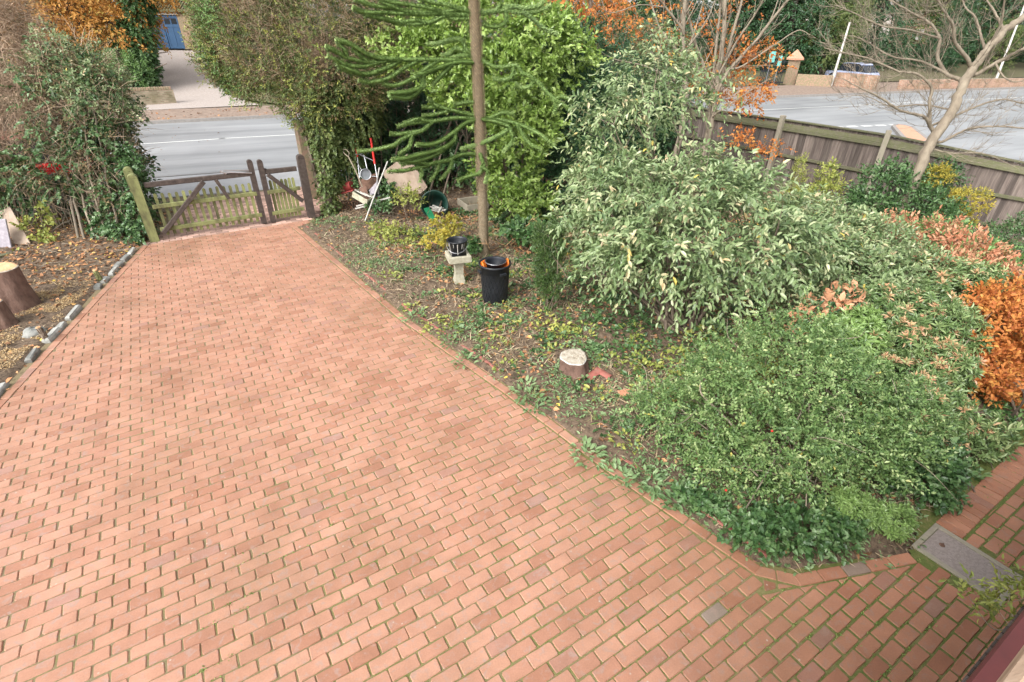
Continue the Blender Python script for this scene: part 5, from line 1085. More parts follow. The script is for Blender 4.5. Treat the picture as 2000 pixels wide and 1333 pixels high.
# --- boundary hedge behind the junk heap
BH = [(P_(720, 230, 14.6), (1.0, .6, 1.8)), (P_(800, 250, 15.0), (1.1, .6, 1.9)), (P_(880, 240, 15.4), (1.1, .6, 2.0)), (P_(760, 150, 14.6), (1.2, .7, 1.4)), (P_(1000, 220, 16.2), (1.4, .6, 2.1)), (P_(1120, 220, 17), (1.6, .7, 2.1)), (P_(1250, 200, 18), (1.8, .8, 2.0))]
hd = shrub('boundary_hedge', 'dark unkempt boundary hedge with bare stems behind the junk heap', 'hedge', g(800, 372), BH, 'dark', nst=34, r0=.028, stemmat='bark', sspread=.9, dens=55, m=8, slen=.28, L=.085, W=.5, droop=.3, lump=.25, lo=.4)
sb = MB()
for i in range(60):
    x = 640+i*7.0+rng.normal()*6; y = 385+rng.normal()*12; b = g(x, y); b[1] += .9+rng.random()*.5; b[2] = 0; h = 1.6+1.2*rng.random(); l = rng.normal(size=2)*.25
    p = spline([b, b+[l[0]*.4+rng.normal()*.07, l[1]*.4, h*.4], b+[l[0], l[1], h*.75], b+[l[0]*1.6+rng.normal()*.1, l[1], h]], 10); sb.tube(p, np.linspace(.012+.016*rng.random(), .006, 10), 5, rnd=rng.random(), cap=False)
    branchy(sb, p, .008, 1, .4)
sb.build('bare_stems', M['bark'], hd)
mb = MB(); shoots(mb, [(P_(690+80*k, 330, 15.0+.25*k), (1.1, .3, 1.2)) for k in range(8)]+[(P_(690+80*k, 250, 15.8+.25*k), (1.2, .3, 1.2)) for k in range(8)], dens=38, m=8, slen=.4, L=.15, W=.6, lo=.3, droop=.3); mb.build('backing_foliage', M['dark'], hd)
mb = MB(); shoots(mb, [(P_(760, 330, 13.9), (1.0, .35, .7)), (P_(880, 330, 14.3), (.9, .35, .7)), (P_(1000, 330, 14.6), (1, .4, .8))], dens=45, m=7, slen=.25, L=.08, W=.7, kind='ivy', droop=.5, lo=.3); mb.build('ivy', M['ivy'], hd)
shrub('ivy_clump', 'low dark ivy clump beside the white battens of the junk heap', 'ivy', g(735, 412), [(P_(740, 402, 12.0), (.32, .22, .14)), (P_(700, 360, 12.8), (.25, .2, .2)), (P_(755, 372, 12.5), (.2, .2, .25))], 'ivy', nst=0, dens=110, m=6, slen=.12, L=.055, W=.85, kind='ivy', droop=.3, lo=.4)

# --- bright green shrub behind the monkey puzzle
BG = [(P_(1000, 330, 11.6), (.58, .5, .85)), (P_(1010, 240, 11.8), (.72, .6, .8)), (P_(1000, 150, 12.0), (.95, .7, .8)), (P_(1080, 100, 12.2), (.85, .7, .7)), (P_(880, 110, 12.2), (.9, .6, .6)), (P_(800, 95, 12.4), (.75, .6, .5)), (P_(900, 180, 12.1), (.6, .5, .5)), (P_(960, 60, 12.3), (1.3, .8, .8)), (P_(1020, 390, 11.3), (.42, .4, .5)), (P_(975, 260, 11.7), (.5, .5, .7)), (P_(985, 400, 11.4), (.3, .3, .4))]
shrub('bright_shrub', 'tall bright lime-green shrub behind the monkey puzzle tree', 'shrub', g(1010, 430), BG, 'bright', nst=12, r0=.030, knob=6, dens=42, m=10, slen=.28, L=.095, W=.62, kind='oval', up=.5, droop=.1, lump=.22)
DG = [(P_(1130, 330, 12.3), (.65, .6, .95)), (P_(1130, 210, 12.6), (.7, .6, .9)), (P_(1090, 260, 12.6), (.6, .5, .9)), (P_(1180, 400, 11.6), (.7, .6, .5)), (P_(1150, 120, 13.2), (.8, .6, .8)), (P_(1090, 400, 12.0), (.5, .5, .5))]
shrub('dark_laurel', 'deep green evergreen bush in the shade right of the bright lime-green shrub', 'shrub', g(1120, 425), DG, 'dark', nst=12, r0=.03, dens=75, m=8, slen=.26, L=.085, W=.45, droop=.3, lump=.2)

# --- viburnums
VT = [(P_(1250, 160, 9.6), (.70, .7, .50)), (P_(1210, 240, 9.2), (.85, .7, .45)), (P_(1300, 200, 9.4), (.8, .7, .6)), (P_(1290, 120, 9.8), (.45, .45, .5)), (P_(1180, 300, 8.8), (.5, .5, .3)), (P_(1330, 150, 9.6), (.4, .4, .45)), (P_(1250, 320, 8.7), (.9, .7, .5)), (P_(1180, 350, 8.5), (.55, .5, .35))]
shrub('tall_viburnum', 'tall grey-green drooping shrub in front of the pale-stemmed orange tree', 'shrub', g(1300, 520), VT, 'vib', nst=14, r0=.022, stemmat='bark_pale', dens=13, m=12, slen=.52, L=.10, W=.42, kind='oval', up=.45, droop=.6, lump=.32, flat=.7, knob=5, lo=.45, hi=1.15)
VB = [(P_(1330, 380, 7.3), (.95, .8, .42)), (P_(1430, 420, 6.9), (.90, .8, .55)), (P_(1230, 430, 7.4), (.85, .7, .42)), (P_(1500, 490, 6.6), (.62, .7, .6)), (P_(1330, 480, 6.6), (.95, .6, .5)), (P_(1430, 530, 6.4), (.6, .5, .42)), (P_(1180, 500, 7.6), (.62, .5, .35)), (P_(1390, 340, 7.6), (.6, .6, .35)), (P_(1260, 500, 7.0), (.6, .5, .35)), (P_(1480, 400, 7.4), (.6, .6, .4)), (P_(1230, 360, 7.9), (.7, .6, .4)), (P_(1150, 440, 8.0), (.5, .5, .3))]
shrub('broad_viburnum', 'broad rounded grey-green shrub with drooping leaves in the middle of the garden', 'shrub', g(1325, 640), VB, 'vib', nst=22, r0=.03, stemmat='bark', dens=25, m=12, slen=.48, L=.10, W=.42, kind='oval', up=.35, droop=.6, lump=.28, flat=.7, knob=5, lo=.55, hi=1.12)

# --- trees traced from their limbs
def limb_tree(name, label, base, limbs, bark, twigd=2, seg=.28, extra=None):
    root = thing(name, label, 'tree', base); tb = MB(); br_ = MB()
    for k, (pts, Y0, Y1, r0, r1, tw) in enumerate(limbs):
        n = len(pts); p = np.array([ay(x, y, Y0+(Y1-Y0)*i/(n-1)) for i, (x, y) in enumerate(pts)]); q = spline(p, max(10, 5*n))
        wob = rng.normal(size=q.shape)*r0*.10; wob[0] = 0; q = q+wob
        (tb if k == 0 else br_).tube(q, np.linspace(r0, r1, len(q)), 9 if k == 0 else 6, rnd=.5)
        if tw: branchy(br_, q, max(r1*1.1, .008), tw, seg)
    tb.build('trunk', M[bark], root); br_.build('branches', M[bark], root); return root
bt = g(1722, 478)
limb_tree('bare_tree', 'leafless grey-brown tree with spreading twigs leaning over the board fence', bt, [
 ([(1718, 485), (1737, 439), (1790, 349), (1812, 289), (1850, 232), (1876, 180), (1895, 142), (1925, 101), (1962, 60), (2000, 34), (2060, -20)], 10.9, 12.0, .125, .05, 0),
 ([(1831, 270), (1816, 247), (1805, 229), (1760, 217), (1719, 191), (1681, 172), (1644, 154)], 11.4, 10.9, .040, .008, 2),
 ([(1816, 247), (1816, 225), (1816, 195), (1820, 172), (1794, 146), (1752, 139), (1700, 116), (1655, 105), (1610, 94)], 11.35, 11.8, .035, .008, 2),
 ([(1876, 178), (1876, 157), (1850, 146), (1831, 112), (1835, 75), (1816, 45), (1775, 22), (1737, 0)], 11.6, 12.4, .05, .012, 2),
 ([(1897, 142), (1899, 139), (1887, 112), (1865, 82), (1861, 49), (1842, 19), (1820, -20)], 11.7, 11.2, .045, .012, 2),
 ([(1896, 143), (1906, 146), (1944, 124), (1974, 109), (2000, 94), (2060, 60)], 11.7, 11.0, .05, .02, 2),
 ([(1830, 278), (1842, 277), (1869, 262), (1899, 251), (1944, 247), (2000, 251), (2050, 262)], 11.4, 10.8, .032, .010, 2),
 ([(1818, 246), (1824, 244), (1869, 225), (1925, 202), (1962, 195), (2000, 202), (2060, 205)], 11.4, 11.9, .028, .008, 2),
 ([(1925, 101), (1917, 75), (1906, 37), (1884, 11), (1870, -30)], 11.85, 12.3, .03, .01, 2),
 ([(1930, 95), (1932, 90), (1955, 45), (1962, 0), (1970, -40)], 11.85, 11.4, .03, .01, 2),
 ([(1860, 215), (1800, 205), (1740, 208), (1690, 188), (1640, 190)], 11.5, 12.3, .02, .005, 2),
 ([(1850, 146), (1800, 120), (1740, 110), (1680, 75), (1640, 70)], 11.7, 12.2, .025, .006, 2),
 ([(1835, 75), (1780, 60), (1720, 50), (1660, 22), (1630, 10)], 12.0, 11.5, .022, .006, 2),
 ([(1944, 124), (1960, 150), (1985, 160), (2030, 150)], 11.4, 11.0, .02, .006, 2),
 ([(1812, 289), (1860, 300), (1920, 300), (1990, 330)], 11.3, 10.6, .016, .005, 2),
 ([(1962, 60), (1940, 20), (1920, -10)], 11.9, 12.3, .03, .01, 2),
], 'bark_pale', seg=.13)
hz = limb_tree('pale_stemmed_tree', 'many-stemmed pale bare tree with orange autumn leaves at the end of the fence', (4.1, 13.6, 0), [
 ([(1322, 400), (1368, 310), (1384, 264), (1390, 222), (1399, 195), (1402, 150), (1411, 90), (1417, 0), (1420, -60)], 13.4, 13.6, .10, .035, 1),
 ([(1396, 200), (1402, 180), (1426, 135), (1468, 90), (1510, 36), (1540, 0), (1580, -40)], 13.5, 13.1, .05, .02, 2),
 ([(1400, 190), (1414, 135), (1432, 60), (1450, 0), (1465, -60)], 13.5, 13.9, .045, .02, 2),
 ([(1390, 222), (1387, 168), (1360, 90), (1345, 30), (1335, -30)], 13.5, 13.2, .045, .02, 2),
 ([(1392, 210), (1393, 150), (1402, 60), (1408, 0), (1410, -50)], 13.5, 14.0, .04, .02, 2),
 ([(1390, 235), (1399, 222), (1444, 192), (1504, 153)], 13.5, 12.9, .03, .008, 2),
 ([(1426, 135), (1450, 129), (1510, 90), (1558, 60), (1582, 69)], 13.3, 12.9, .025, .007, 2),
 ([(1384, 264), (1372, 225), (1340, 190), (1300, 160)], 13.4, 13.0, .025, .008, 2),
 ([(1468, 90), (1500, 50), (1520, 0)], 13.2, 13.6, .025, .01, 2), ([(1402, 150), (1440, 80), (1480, 20), (1500, -20)], 13.4, 12.9, .028, .01, 2),
], 'bark_pale', seg=.27)
mb = MB(); OB = [(P_(1450, 190, 13.7), (.62, .5, .36)), (P_(1480, 170, 13.3), (.42, .4, .26)), (P_(1440, 120, 13.9), (.75, .5, .5)), (P_(1480, 100, 13.5), (.42, .4, .34)), (P_(1380, 50, 14.3), (1.1, .6, .7)), (P_(1310, 60, 14.2), (.9, .6, .6)), (P_(1390, 160, 14.2), (.6, .5, .6)), (P_(1500, 290, 12.9), (.45, .3, .14)), (P_(1450, 270, 13.0), (.5, .3, .2)), (P_(1260, 20, 14.5), (.9, .6, .5))]
shoots(mb, OB[:4]+OB[7:9], dens=30, m=6, slen=.3, L=.085, W=.6, droop=.3, lump=.35, lo=.3); shoots(mb, OB[4:7]+OB[9:], dens=9, m=6, slen=.3, L=.09, W=.6, droop=.3, lump=.35, lo=.3, clump=True); mb.build('autumn_leaves', M['orange_leaf'], hz)
limb_tree('pale_bare_tree', 'slim pale bare tree left of the orange-leaved multi-stemmed tree', (3.1, 12.9, 0), [
 ([(1290, 400), (1325, 280), (1338, 200), (1336, 126), (1333, 60), (1339, 0), (1343, -50)], 12.9, 13.2, .075, .04, 1),
 ([(1334, 75), (1330, 54), (1300, 15), (1288, 0), (1270, -30)], 13.1, 12.7, .03, .012, 2), ([(1330, 110), (1300, 70), (1288, 54), (1270, 0), (1260, -30)], 13.1, 13.4, .03, .012, 2),
 ([(1325, 160), (1260, 130), (1195, 114), (1156, 84), (1130, 50)], 13.0, 12.6, .022, .006, 2), ([(1337, 100), (1360, 70), (1385, 30), (1400, -10)], 13.1, 13.5, .022, .008, 2), ([(1300, 15), (1250, 10), (1200, 25), (1180, 20)], 12.9, 12.5, .014, .005, 2)], 'bark_pale', seg=.35)

# --- plants along the fence
def px_r(px, Y): return px/1015*Y*.96
shrub('columnar_shrub', 'slim yellow-green upright shrub against the fence panel', 'shrub', g(1555, 400), [(ay(1556, 360, 12.2), (.16, .16, .42)), (ay(1560, 330, 12.3), (.10, .1, .3)), (ay(1548, 385, 12), (.2, .2, .2))], 'ygreen', nst=4, r0=.012, dens=130, m=6, slen=.16, L=.05, W=.4, up=1.2)
shrub('yellow_shrub', 'yellow-leaved small shrub in front of the fence', 'shrub', g(1600, 420), [(ay(1600, 385, 11.7), (.42, .3, .22)), (ay(1610, 345, 11.9), (.15, .15, .35)), (ay(1630, 360, 11.8), (.2, .2, .15))], 'ygreen', nst=6, r0=.012, dens=95, m=6, slen=.2, L=.07, W=.5, kind='oval', up=.7)
shrub('fence_evergreen', 'dark glossy evergreen bush around the foot of the bare tree by the fence', 'shrub', g(1745, 450), [(ay(1730, 370, 11.3), (.6, .4, .48)), (ay(1790, 410, 11.0), (.5, .4, .5)), (ay(1830, 345, 11.7), (.42, .3, .3)), (ay(1700, 400, 11.2), (.4, .3, .3)), (ay(1840, 430, 10.6), (.4, .3, .3))], 'ivy', nst=8, r0=.015, dens=85, m=7, slen=.25, L=.085, W=.5, kind='oval', up=.3, lump=.25)
shrub('golden_shrub', 'small golden yellow-green bush on the right against the fence', 'shrub', g(1890, 450), [(ay(1890, 395, 11.0), (.42, .3, .26)), (ay(1880, 425, 10.9), (.2, .2, .22)), (ay(1830, 345, 11.3), (.2, .2, .2))], 'yellow', nst=5, r0=.012, dens=130, m=7, slen=.16, L=.055, W=.5, up=.3)
shrub('grey_shrub', 'grey-green low spreading shrub at the right frame edge below the fence', 'shrub', g(1960, 540), [(ay(1960, 480, 9.6), (.6, .4, .4)), (ay(2010, 460, 9.8), (.5, .4, .4)), (ay(1930, 510, 9.2), (.45, .4, .35)), (ay(1990, 540, 8.8), (.5, .4, .35))], 'ivy', nst=8, r0=.015, dens=110, m=8, slen=.2, L=.05, W=.5, up=.3)

# --- right-hand border
RB1 = [(ay(1600, 440, 8.4), (.8, .6, .40)), (ay(1680, 480, 8.0), (.8, .6, .42)), (ay(1640, 540, 7.2), (.75, .55, .42)), (ay(1760, 530, 7.4), (.7, .6, .42)), (ay(1580, 500, 7.5), (.6, .5, .45)), (ay(1720, 580, 6.8), (.6, .5, .4)), (ay(1600, 590, 6.6), (.55, .45, .36))]
shrub('mixed_evergreen', 'loose grey-green evergreen shrub filling the border right of the broad rounded shrub', 'shrub', g(1650, 640), RB1, 'vib', nst=16, r0=.02, dens=85, m=8, slen=.28, L=.085, W=.42, kind='oval', up=.4, droop=.3, lump=.24)
AZ = [(ay(1745, 450, 8.6), (.5, .3, .16)), (ay(1830, 470, 8.2), (.35, .3, .30)), (ay(1870, 500, 7.8), (.5, .4, .36)), (ay(1920, 540, 7.4), (.5, .4, .36)), (ay(1850, 540, 7.3), (.5, .4, .30)), (ay(1950, 590, 6.9), (.4, .4, .3))]
shrub('coppery_shrub', 'coppery orange autumn shrub on the far right behind the pieris', 'shrub', g(1880, 620), AZ, 'azalea', nst=14, r0=.014, dens=90, m=8, slen=.24, L=.07, W=.48, kind='oval', up=.7, lump=.25, layers=[('mid', dict(dens=30, m=7, slen=.22, L=.07, W=.45, kind='oval', up=.6))])
PI_ = [(ay(1700, 680, 5.7), (.55, .45, .42)), (ay(1800, 650, 5.9), (.65, .5, .48)), (ay(1835, 655, 5.7), (.40, .4, .40)), (ay(1815, 740, 5.2), (.40, .4, .42)), (ay(1760, 760, 5.1), (.5, .4, .4)), (ay(1890, 570, 6.6), (.5, .4, .38)), (ay(1730, 600, 6.4), (.4, .3, .3)), (ay(1845, 825, 4.7), (.28, .3, .32)), (ay(1800, 840, 4.5), (.40, .34, .36)), (ay(1900, 620, 6.1), (.25, .25, .25))]
shrub('pieris', 'whorled green shrub with peach and salmon shoot tips in the right border', 'shrub', g(1790, 830), PI_, 'pieris', nst=10, r0=.008, dens=45, m=7, slen=.16, L=.075, W=.30, kind='oval', up=.5, lump=.2, lo=.5, hi=.92, rose=dict(dens=75, n=8, L=.098, W=.27, tipfrac=.34))
BE = [(ay(1938, 665, 5.6), (.38, .4, .45)), (ay(1920, 730, 5.25), (.28, .3, .32)), (ay(1930, 610, 6.0), (.28, .3, .3)), (ay(2010, 620, 6.2), (.5, .4, .45)), (ay(1990, 730, 5.6), (.45, .4, .4)), (ay(2050, 680, 6), (.6, .5, .6)), (ay(1950, 755, 5.3), (.25, .25, .2))]
shrub('beech_shrub', 'dense rusty orange beech shrub at the right frame edge', 'shrub', g(1985, 805), BE, 'orange_leaf', nst=10, r0=.016, dens=130, m=8, slen=.2, L=.06, W=.6, kind='oval', up=.3, lump=.2)
shrub('green_underplanting', 'low mixed green plants below the rusty orange beech shrub', 'ground plants', g(1960, 840), [(ay(1950, 815, 4.95), (.5, .3, .10)), (ay(2010, 790, 5.3), (.4, .3, .12))], 'mid', nst=0, dens=100, m=6, slen=.15, L=.06, W=.5, kind='oval', lo=.3)
HY = [(ay(1610, 612, 6.1), (.30, .22, .16)), (ay(1580, 640, 5.9), (.2, .2, .14)), (ay(1650, 590, 6.3), (.15, .15, .12))]
shrub('fading_hydrangea', 'small shrub with big peach-coloured fading leaves in the border', 'shrub', g(1610, 680), HY, 'peach', nst=6, r0=.01, dens=42, m=4, slen=.16, L=.13, W=.6, kind='oval', up=.6, lo=.5, layers=[('dark', dict(dens=70, m=6, slen=.2, L=.08, W=.5, kind='oval', lo=.3, hi=.9))])
shrub('lush_shrub', 'fresh light green large-leaved shrub beside the peach-leaved shrub', 'shrub', g(1655, 720), [(ay(1650, 665, 5.5), (.34, .28, .24)), (ay(1620, 690, 5.3), (.25, .22, .2)), (ay(1680, 640, 5.7), (.2, .2, .2))], 'lush', nst=6, r0=.012, dens=30, m=5, slen=.12, L=.10, W=.30, kind='oval', up=1.0, lump=.2, rose=dict(dens=80, n=7, L=.15, W=.28, tipfrac=0))

# --- big fine-leaved shrub at the near corner
LO = [(ay(1500, 730, 4.5), (.62, .50, .44)), (ay(1600, 760, 4.4), (.62, .50, .42)), (ay(1400, 800, 4.3), (.50, .40, .34)), (ay(1320, 790, 4.6), (.40, .34, .22)), (ay(1530, 860, 3.9), (.56, .42, .42)), (ay(1650, 860, 4.0), (.50, .42, .42)), (ay(1430, 900, 3.9), (.36, .3, .32)), (ay(1720, 800, 4.4), (.42, .4, .40)), (ay(1720, 900, 3.9), (.32, .32, .36)), (ay(1560, 680, 4.8), (.5, .4, .38)), (ay(1270, 780, 4.75), (.22, .2, .12)), (ay(1390, 720, 4.9), (.3, .3, .18)), (ay(1390, 905, 3.85), (.24, .2, .2)), (ay(1460, 955, 3.6), (.24, .18, .18)), (ay(1570, 930, 3.62), (.3, .22, .2)), (ay(1740, 870, 3.95), (.28, .26, .26))]
lo_ = shrub('lonicera_shrub', 'large feathery fine-leaved green shrub at the near corner of the bed', 'shrub', g(1590, 1020), LO, 'lonic', nst=34, r0=.016, stemmat='bark_pale', spread=.25, dens=330, m=10, slen=.20, L=.030, W=.42, up=.35, spread_=0, lump=.26, droop=.15) if False else None
lo_ = thing('feathery_shrub', 'large feathery fine-leaved green shrub at the near corner of the bed', 'shrub', g(1590, 1020))
mb = MB(); shoots(mb, knobby(LO, 6, .4, 5), dens=100, m=13, slen=.24, L=.038, W=.58, kind='fold', up=.3, lump=.34, droop=.2, lo=.5, hi=1.15, spread=1.1); shoots(mb, LO, dens=16, m=22, slen=.55, L=.044, W=.5, up=.5, lump=.3, droop=.35, lo=.8, hi=1.12, spread=.9, tipbias=.3); mb.build('foliage', M['lonic'], lo_)
mb = MB(); stems(mb, g(1560, 960), LO, 20, .008, .22, 5, .05)
for i in range(26):
    c, r = LO[rng.integers(len(LO))]; u = nrm(rng.normal(size=3)*[1, 1, .6]); u[2] = abs(u[2]); a = np.asarray(c)+u*np.asarray(r)*.7; l = .25+.3*rng.random()
    mb.tube(spline([a, a+u*l*.5+rng.normal(size=3)*.04, a+u*l*.8+rng.normal(size=3)*.08], 7), np.linspace(.006, .0015, 7), 4, rnd=rng.random(), cap=False)
p = [ay(1400, 800, 4.15), ay(1370, 770, 4.2), ay(1368, 745, 4.3)]; mb.tube(spline([ay(1470, 870, 3.9)]+p, 14), np.linspace(.014, .006, 14), 6); mb.tube(spline([ay(1545, 735, 4.35), ay(1600, 728, 4.3), ay(1660, 745, 4.2)], 10), np.linspace(.010, .004, 10), 5); mb.tube(spline([ay(1330, 800, 4.2), ay(1420, 870, 4.0), ay(1480, 930, 3.6)], 12), np.linspace(.005, .011, 12), 5); mb.build('stems', M['bark_pale'], lo_)
mb = MB()
for x, y, Y in ((1508, 842, 3.62), (1418, 958, 3.5)): mb.lathe([(0, -.012), (.009, -.008), (.012, 0), (.009, .008), (0, .012)], ay(x, y, Y), 8)
mb.build('red_berry', M['red'], lo_)
YB = [(ay(1660, 990, 3.36), (.20, .15, .13)), (ay(1745, 1018, 3.24), (.19, .14, .12)), (ay(1700, 1005, 3.30), (.16, .13, .12))]
shrub('choisya', 'small bright yellow-green bush in front of the feathery shrub near the manhole cover', 'shrub', g(1700, 1050), YB, 'lush', nst=0, r0=.008, dens=60, m=5, slen=.08, L=.04, W=.3, lo=.4, hi=.9, rose=dict(dens=190, n=7, L=.062, W=.30, tipfrac=0))
IV = [(ay(1520, 1045, 3.05), (.36, .16, .12)), (ay(1620, 1060, 3.03), (.30, .13, .09)), (ay(1450, 1020, 3.2), (.20, .12, .07)), (ay(1400, 985, 3.4), (.12, .10, .05)), (ay(1560, 1030, 3.15), (.40, .2, .12)), (ay(1820, 960, 3.65), (.22, .2, .16)), (ay(1800, 930, 3.75), (.3, .25, .25)), (ay(1840, 900, 3.9), (.25, .2, .2)), (ay(1355, 965, 3.55), (.14, .12, .05)), (ay(1640, 1010, 3.3), (.25, .2, .10))]
shrub('ivy_mound', 'dark ivy mound spilling over the brick edge at the corner of the bed', 'ivy', g(1520, 1080), IV, 'ivy', nst=0, dens=170, m=7, slen=.13, L=.045, W=.85, kind='ivy', droop=.3, up=.2, lo=.35, lump=.2)
shrub('euphorbia', 'pale glossy leaves of a small shrub overhanging the side path', 'shrub', g(1890, 950), [(ay(1880, 890, 4.3), (.26, .2, .22)), (ay(1850, 930, 4.05), (.2, .16, .15)), (ay(1910, 850, 4.5), (.24, .2, .2))], 'pieris', nst=6, r0=.01, dens=130, m=7, slen=.14, L=.09, W=.34, kind='oval', up=.4, lump=.2)

# --- small plants in the open bed
YW = [(ay(1065, 520, 7.45), (.17, .16, .40)), (ay(1055, 470, 7.6), (.10, .1, .26)), (ay(1082, 465, 7.6), (.12, .12, .3)), (ay(1075, 560, 7.4), (.17, .15, .25)), (ay(1093, 500, 7.5), (.07, .07, .22))]
shrub('young_yew', 'small upright dark yew beside the black bin', 'shrub', g(1073, 608), YW, 'yew', nst=5, r0=.010, sspread=.03, knob=3, dens=620, m=9, slen=.08, L=.036, W=.34, up=.9, jit=.3, spread=.9, lump=.15, lo=.4)
shrub('yellow_leaved_shrub', 'straggly yellow-leaved plant behind the bird bath', 'shrub', g(858, 470), [(ay(868, 440, 10.4), (.30, .22, .20)), (ay(885, 455, 10.1), (.2, .18, .14)), (ay(850, 470, 9.9), (.28, .2, .12))], 'yellow', nst=10, r0=.007, dens=70, m=5, slen=.16, L=.062, W=.8, kind='ivy', lo=.3)
shrub('yellowing_rose', 'thorny yellowing shrub sprawling in front of the beige board', 'shrub', g(805, 425), [(ay(800, 385, 11.7), (.28, .2, .26)), (ay(812, 392, 11.6), (.15, .15, .22)), (ay(780, 460, 10.6), (.55, .3, .16)), (ay(740, 445, 10.9), (.3, .2, .1))], 'ygreen', nst=22, r0=.007, stemmat='bark', dens=58, m=5, slen=.18, L=.06, W=.65, kind='ivy', lo=.3)
shrub('mallow', 'blue-green lobed plant with pale sprawling stalks right of the monkey puzzle trunk', 'plant', g(990, 480), [(ay(1000, 455, 9.9), (.25, .2, .12)), (ay(1030, 445, 10.2), (.35, .25, .14)), (ay(925, 480, 9.6), (.14, .14, .2)), (ay(1045, 470, 9.7), (.25, .2, .12))], 'ivy', nst=12, r0=.008, stemmat='cutwood', dens=60, m=5, slen=.16, L=.09, W=.9, kind='ivy', lo=.3)

# --- left boundary hedge, ivy and twigs
LH = [(ay(150, 210, 11.8), (.95, .8, 1.0)), (ay(200, 300, 11.4), (.62, .6, .95)), (ay(105, 330, 11.2), (.7, .6, .85)), (ay(230, 390, 11.0), (.40, .42, .55)), (ay(150, 140, 12.2), (.75, .7, .6)), (ay(210, 200, 11.9), (.45, .5, .7)), (ay(20, 360, 10.9), (.7, .5, .6)), (ay(-60, 330, 11), (.9, .6, .9))]
hl = thing('ivy_hedge', 'tall ivy-covered hedge with pale bare stems left of the gate', 'hedge', g(230, 465))
mb = MB(); shoots(mb, LH, dens=40, m=8, slen=.24, L=.065, W=.8, kind='ivy', droop=.6, lump=.28, lo=.6); mb.build('foliage', M['ivy'], hl)
mb = MB(); shoots(mb, LH, dens=34, m=8, slen=.26, L=.05, W=.5, droop=.4, lump=.28, lo=.6); mb.build('browned_foliage', M['hedgeb'], hl)
mb = MB(); shoots(mb, LH[:5]+LH[6:], dens=26, m=3, slen=.3, L=.45, W=.014, kind='strip', droop=.2, up=.5, spread=.45, lo=.8, hi=1.1); mb.build('dry_twigs', M['twig'], hl)
mb = MB(); shoots(mb, [(ay(30+70*k, 400, 12.2), (.8, .25, .7)) for k in range(4)]+[(ay(20+70*k, 300, 12.4), (.6, .25, .9)) for k in (2, 3)]+[(ay(-60, 360, 12.2), (1, .3, 1))], dens=46, m=8, slen=.35, L=.13, W=.6, lo=.3, droop=.3); mb.build('backing_foliage', M['dark'], hl)
mb = MB(); shoots(mb, [(ay(140, 140, 12.1), (.8, .7, .7)), (ay(190, 190, 11.8), (.6, .6, .6))], dens=60, m=8, slen=.24, L=.06, W=.6, droop=.3, lump=.22, lo=.85, hi=1.08); mb.build('pale_foliage', M['vib'], hl)
mb = MB(); shoots(mb, [(ay(270, 420, 10.6), (.28, .22, .5)), (ay(250, 455, 10.4), (.4, .3, .25)), (ay(265, 340, 11.1), (.22, .3, .6)), (ay(215, 440, 10.7), (.4, .3, .35))], dens=110, m=7, slen=.18, L=.06, W=.9, kind='ivy', droop=.7, lo=.4); mb.build('low_ivy', M['ivy'], hl)
mb = MB()
LS = [[(165, 470), (135, 350), (100, 270), (85, 240)], [(155, 470), (130, 350), (115, 290), (160, 200)], [(185, 470), (160, 380), (140, 300), (150, 220)], [(85, 440), (65, 390), (50, 340), (30, 300)], [(55, 440), (38, 390), (20, 330), (-10, 280)], [(120, 430), (100, 390), (90, 340)], [(240, 470), (215, 380), (200, 300), (185, 220)], [(255, 460), (240, 380), (225, 300), (230, 240)], [(210, 470), (190, 400), (170, 310), (165, 180)], [(100, 450), (140, 420), (60, 390), (10, 395)], [(20, 430), (5, 390), (-20, 340)]]
for k, pts in enumerate(LS):
    n = len(pts); Y = 10.55+rng.random()*.3; p = np.array([ay(x, y, Y+(.25*i)) for i, (x, y) in enumerate(pts)]); p[0] = g(*pts[0]) if k not in (9,) else p[0]; q = spline(p, 16)+rng.normal(size=(16, 3))*.012
    mb.tube(q, np.linspace(.030 if k < 9 else .012, .010, 16), 6, rnd=rng.random()); branchy(mb, q, .010, 2, .35)
for i in range(34):
    b = g(20+rng.random()*250, 440+rng.random()*20); b[2] = 0; b[1] += .2; h = 1.2+rng.random(); l = rng.normal(size=2)*.2; mb.tube(spline([b, b+[l[0]*.5, l[1]*.5+.1, h*.5], b+[l[0], l[1]+.2, h]], 8)+rng.normal(size=(8, 3))*.012, np.linspace(.012, .005, 8), 4, rnd=rng.random(), cap=False)
mb.build('stems', M['bark_pale'], hl)
mb = MB(); shoots(mb, [(ay(90, 420, 10.4), (.1, .1, .3)), (ay(85, 465, 10.1), (.22, .15, .12)), (ay(50, 440, 10.3), (.2, .15, .15)), (ay(30, 500, 9.6), (.14, .12, .05))], dens=90, m=5, slen=.15, L=.06, W=.8, kind='ivy', lo=.3); mb.build('yellow_ivy', M['ygreen'], hl)
TW = [(ay(-5, 130, 12.3), (1.15, .8, 1.2)), (ay(40, 220, 11.8), (.75, .6, .62)), (ay(-45, 40, 12.8), (1.0, .8, .9)), (ay(-40, 200, 11.8), (.9, .7, .9))]
tw = thing('bare_hedge', 'brown leafless twiggy hedge arching over the ivy at the left frame edge', 'hedge', g(-20, 440))
mb = MB(); shoots(mb, TW, dens=300, m=3, slen=.2, L=.42, W=.012, kind='strip', droop=.5, up=.1, spread=.5, lump=.15, lo=.6, hi=1.08); shoots(mb, TW, dens=60, m=6, slen=.2, L=.05, W=.4, droop=.4, lump=.2); mb.build('twigs', M['twig'], tw)
mb = MB(); stems(mb, g(-10, 430), TW, 16, .02, .3); mb.build('stems', M['bark'], tw)
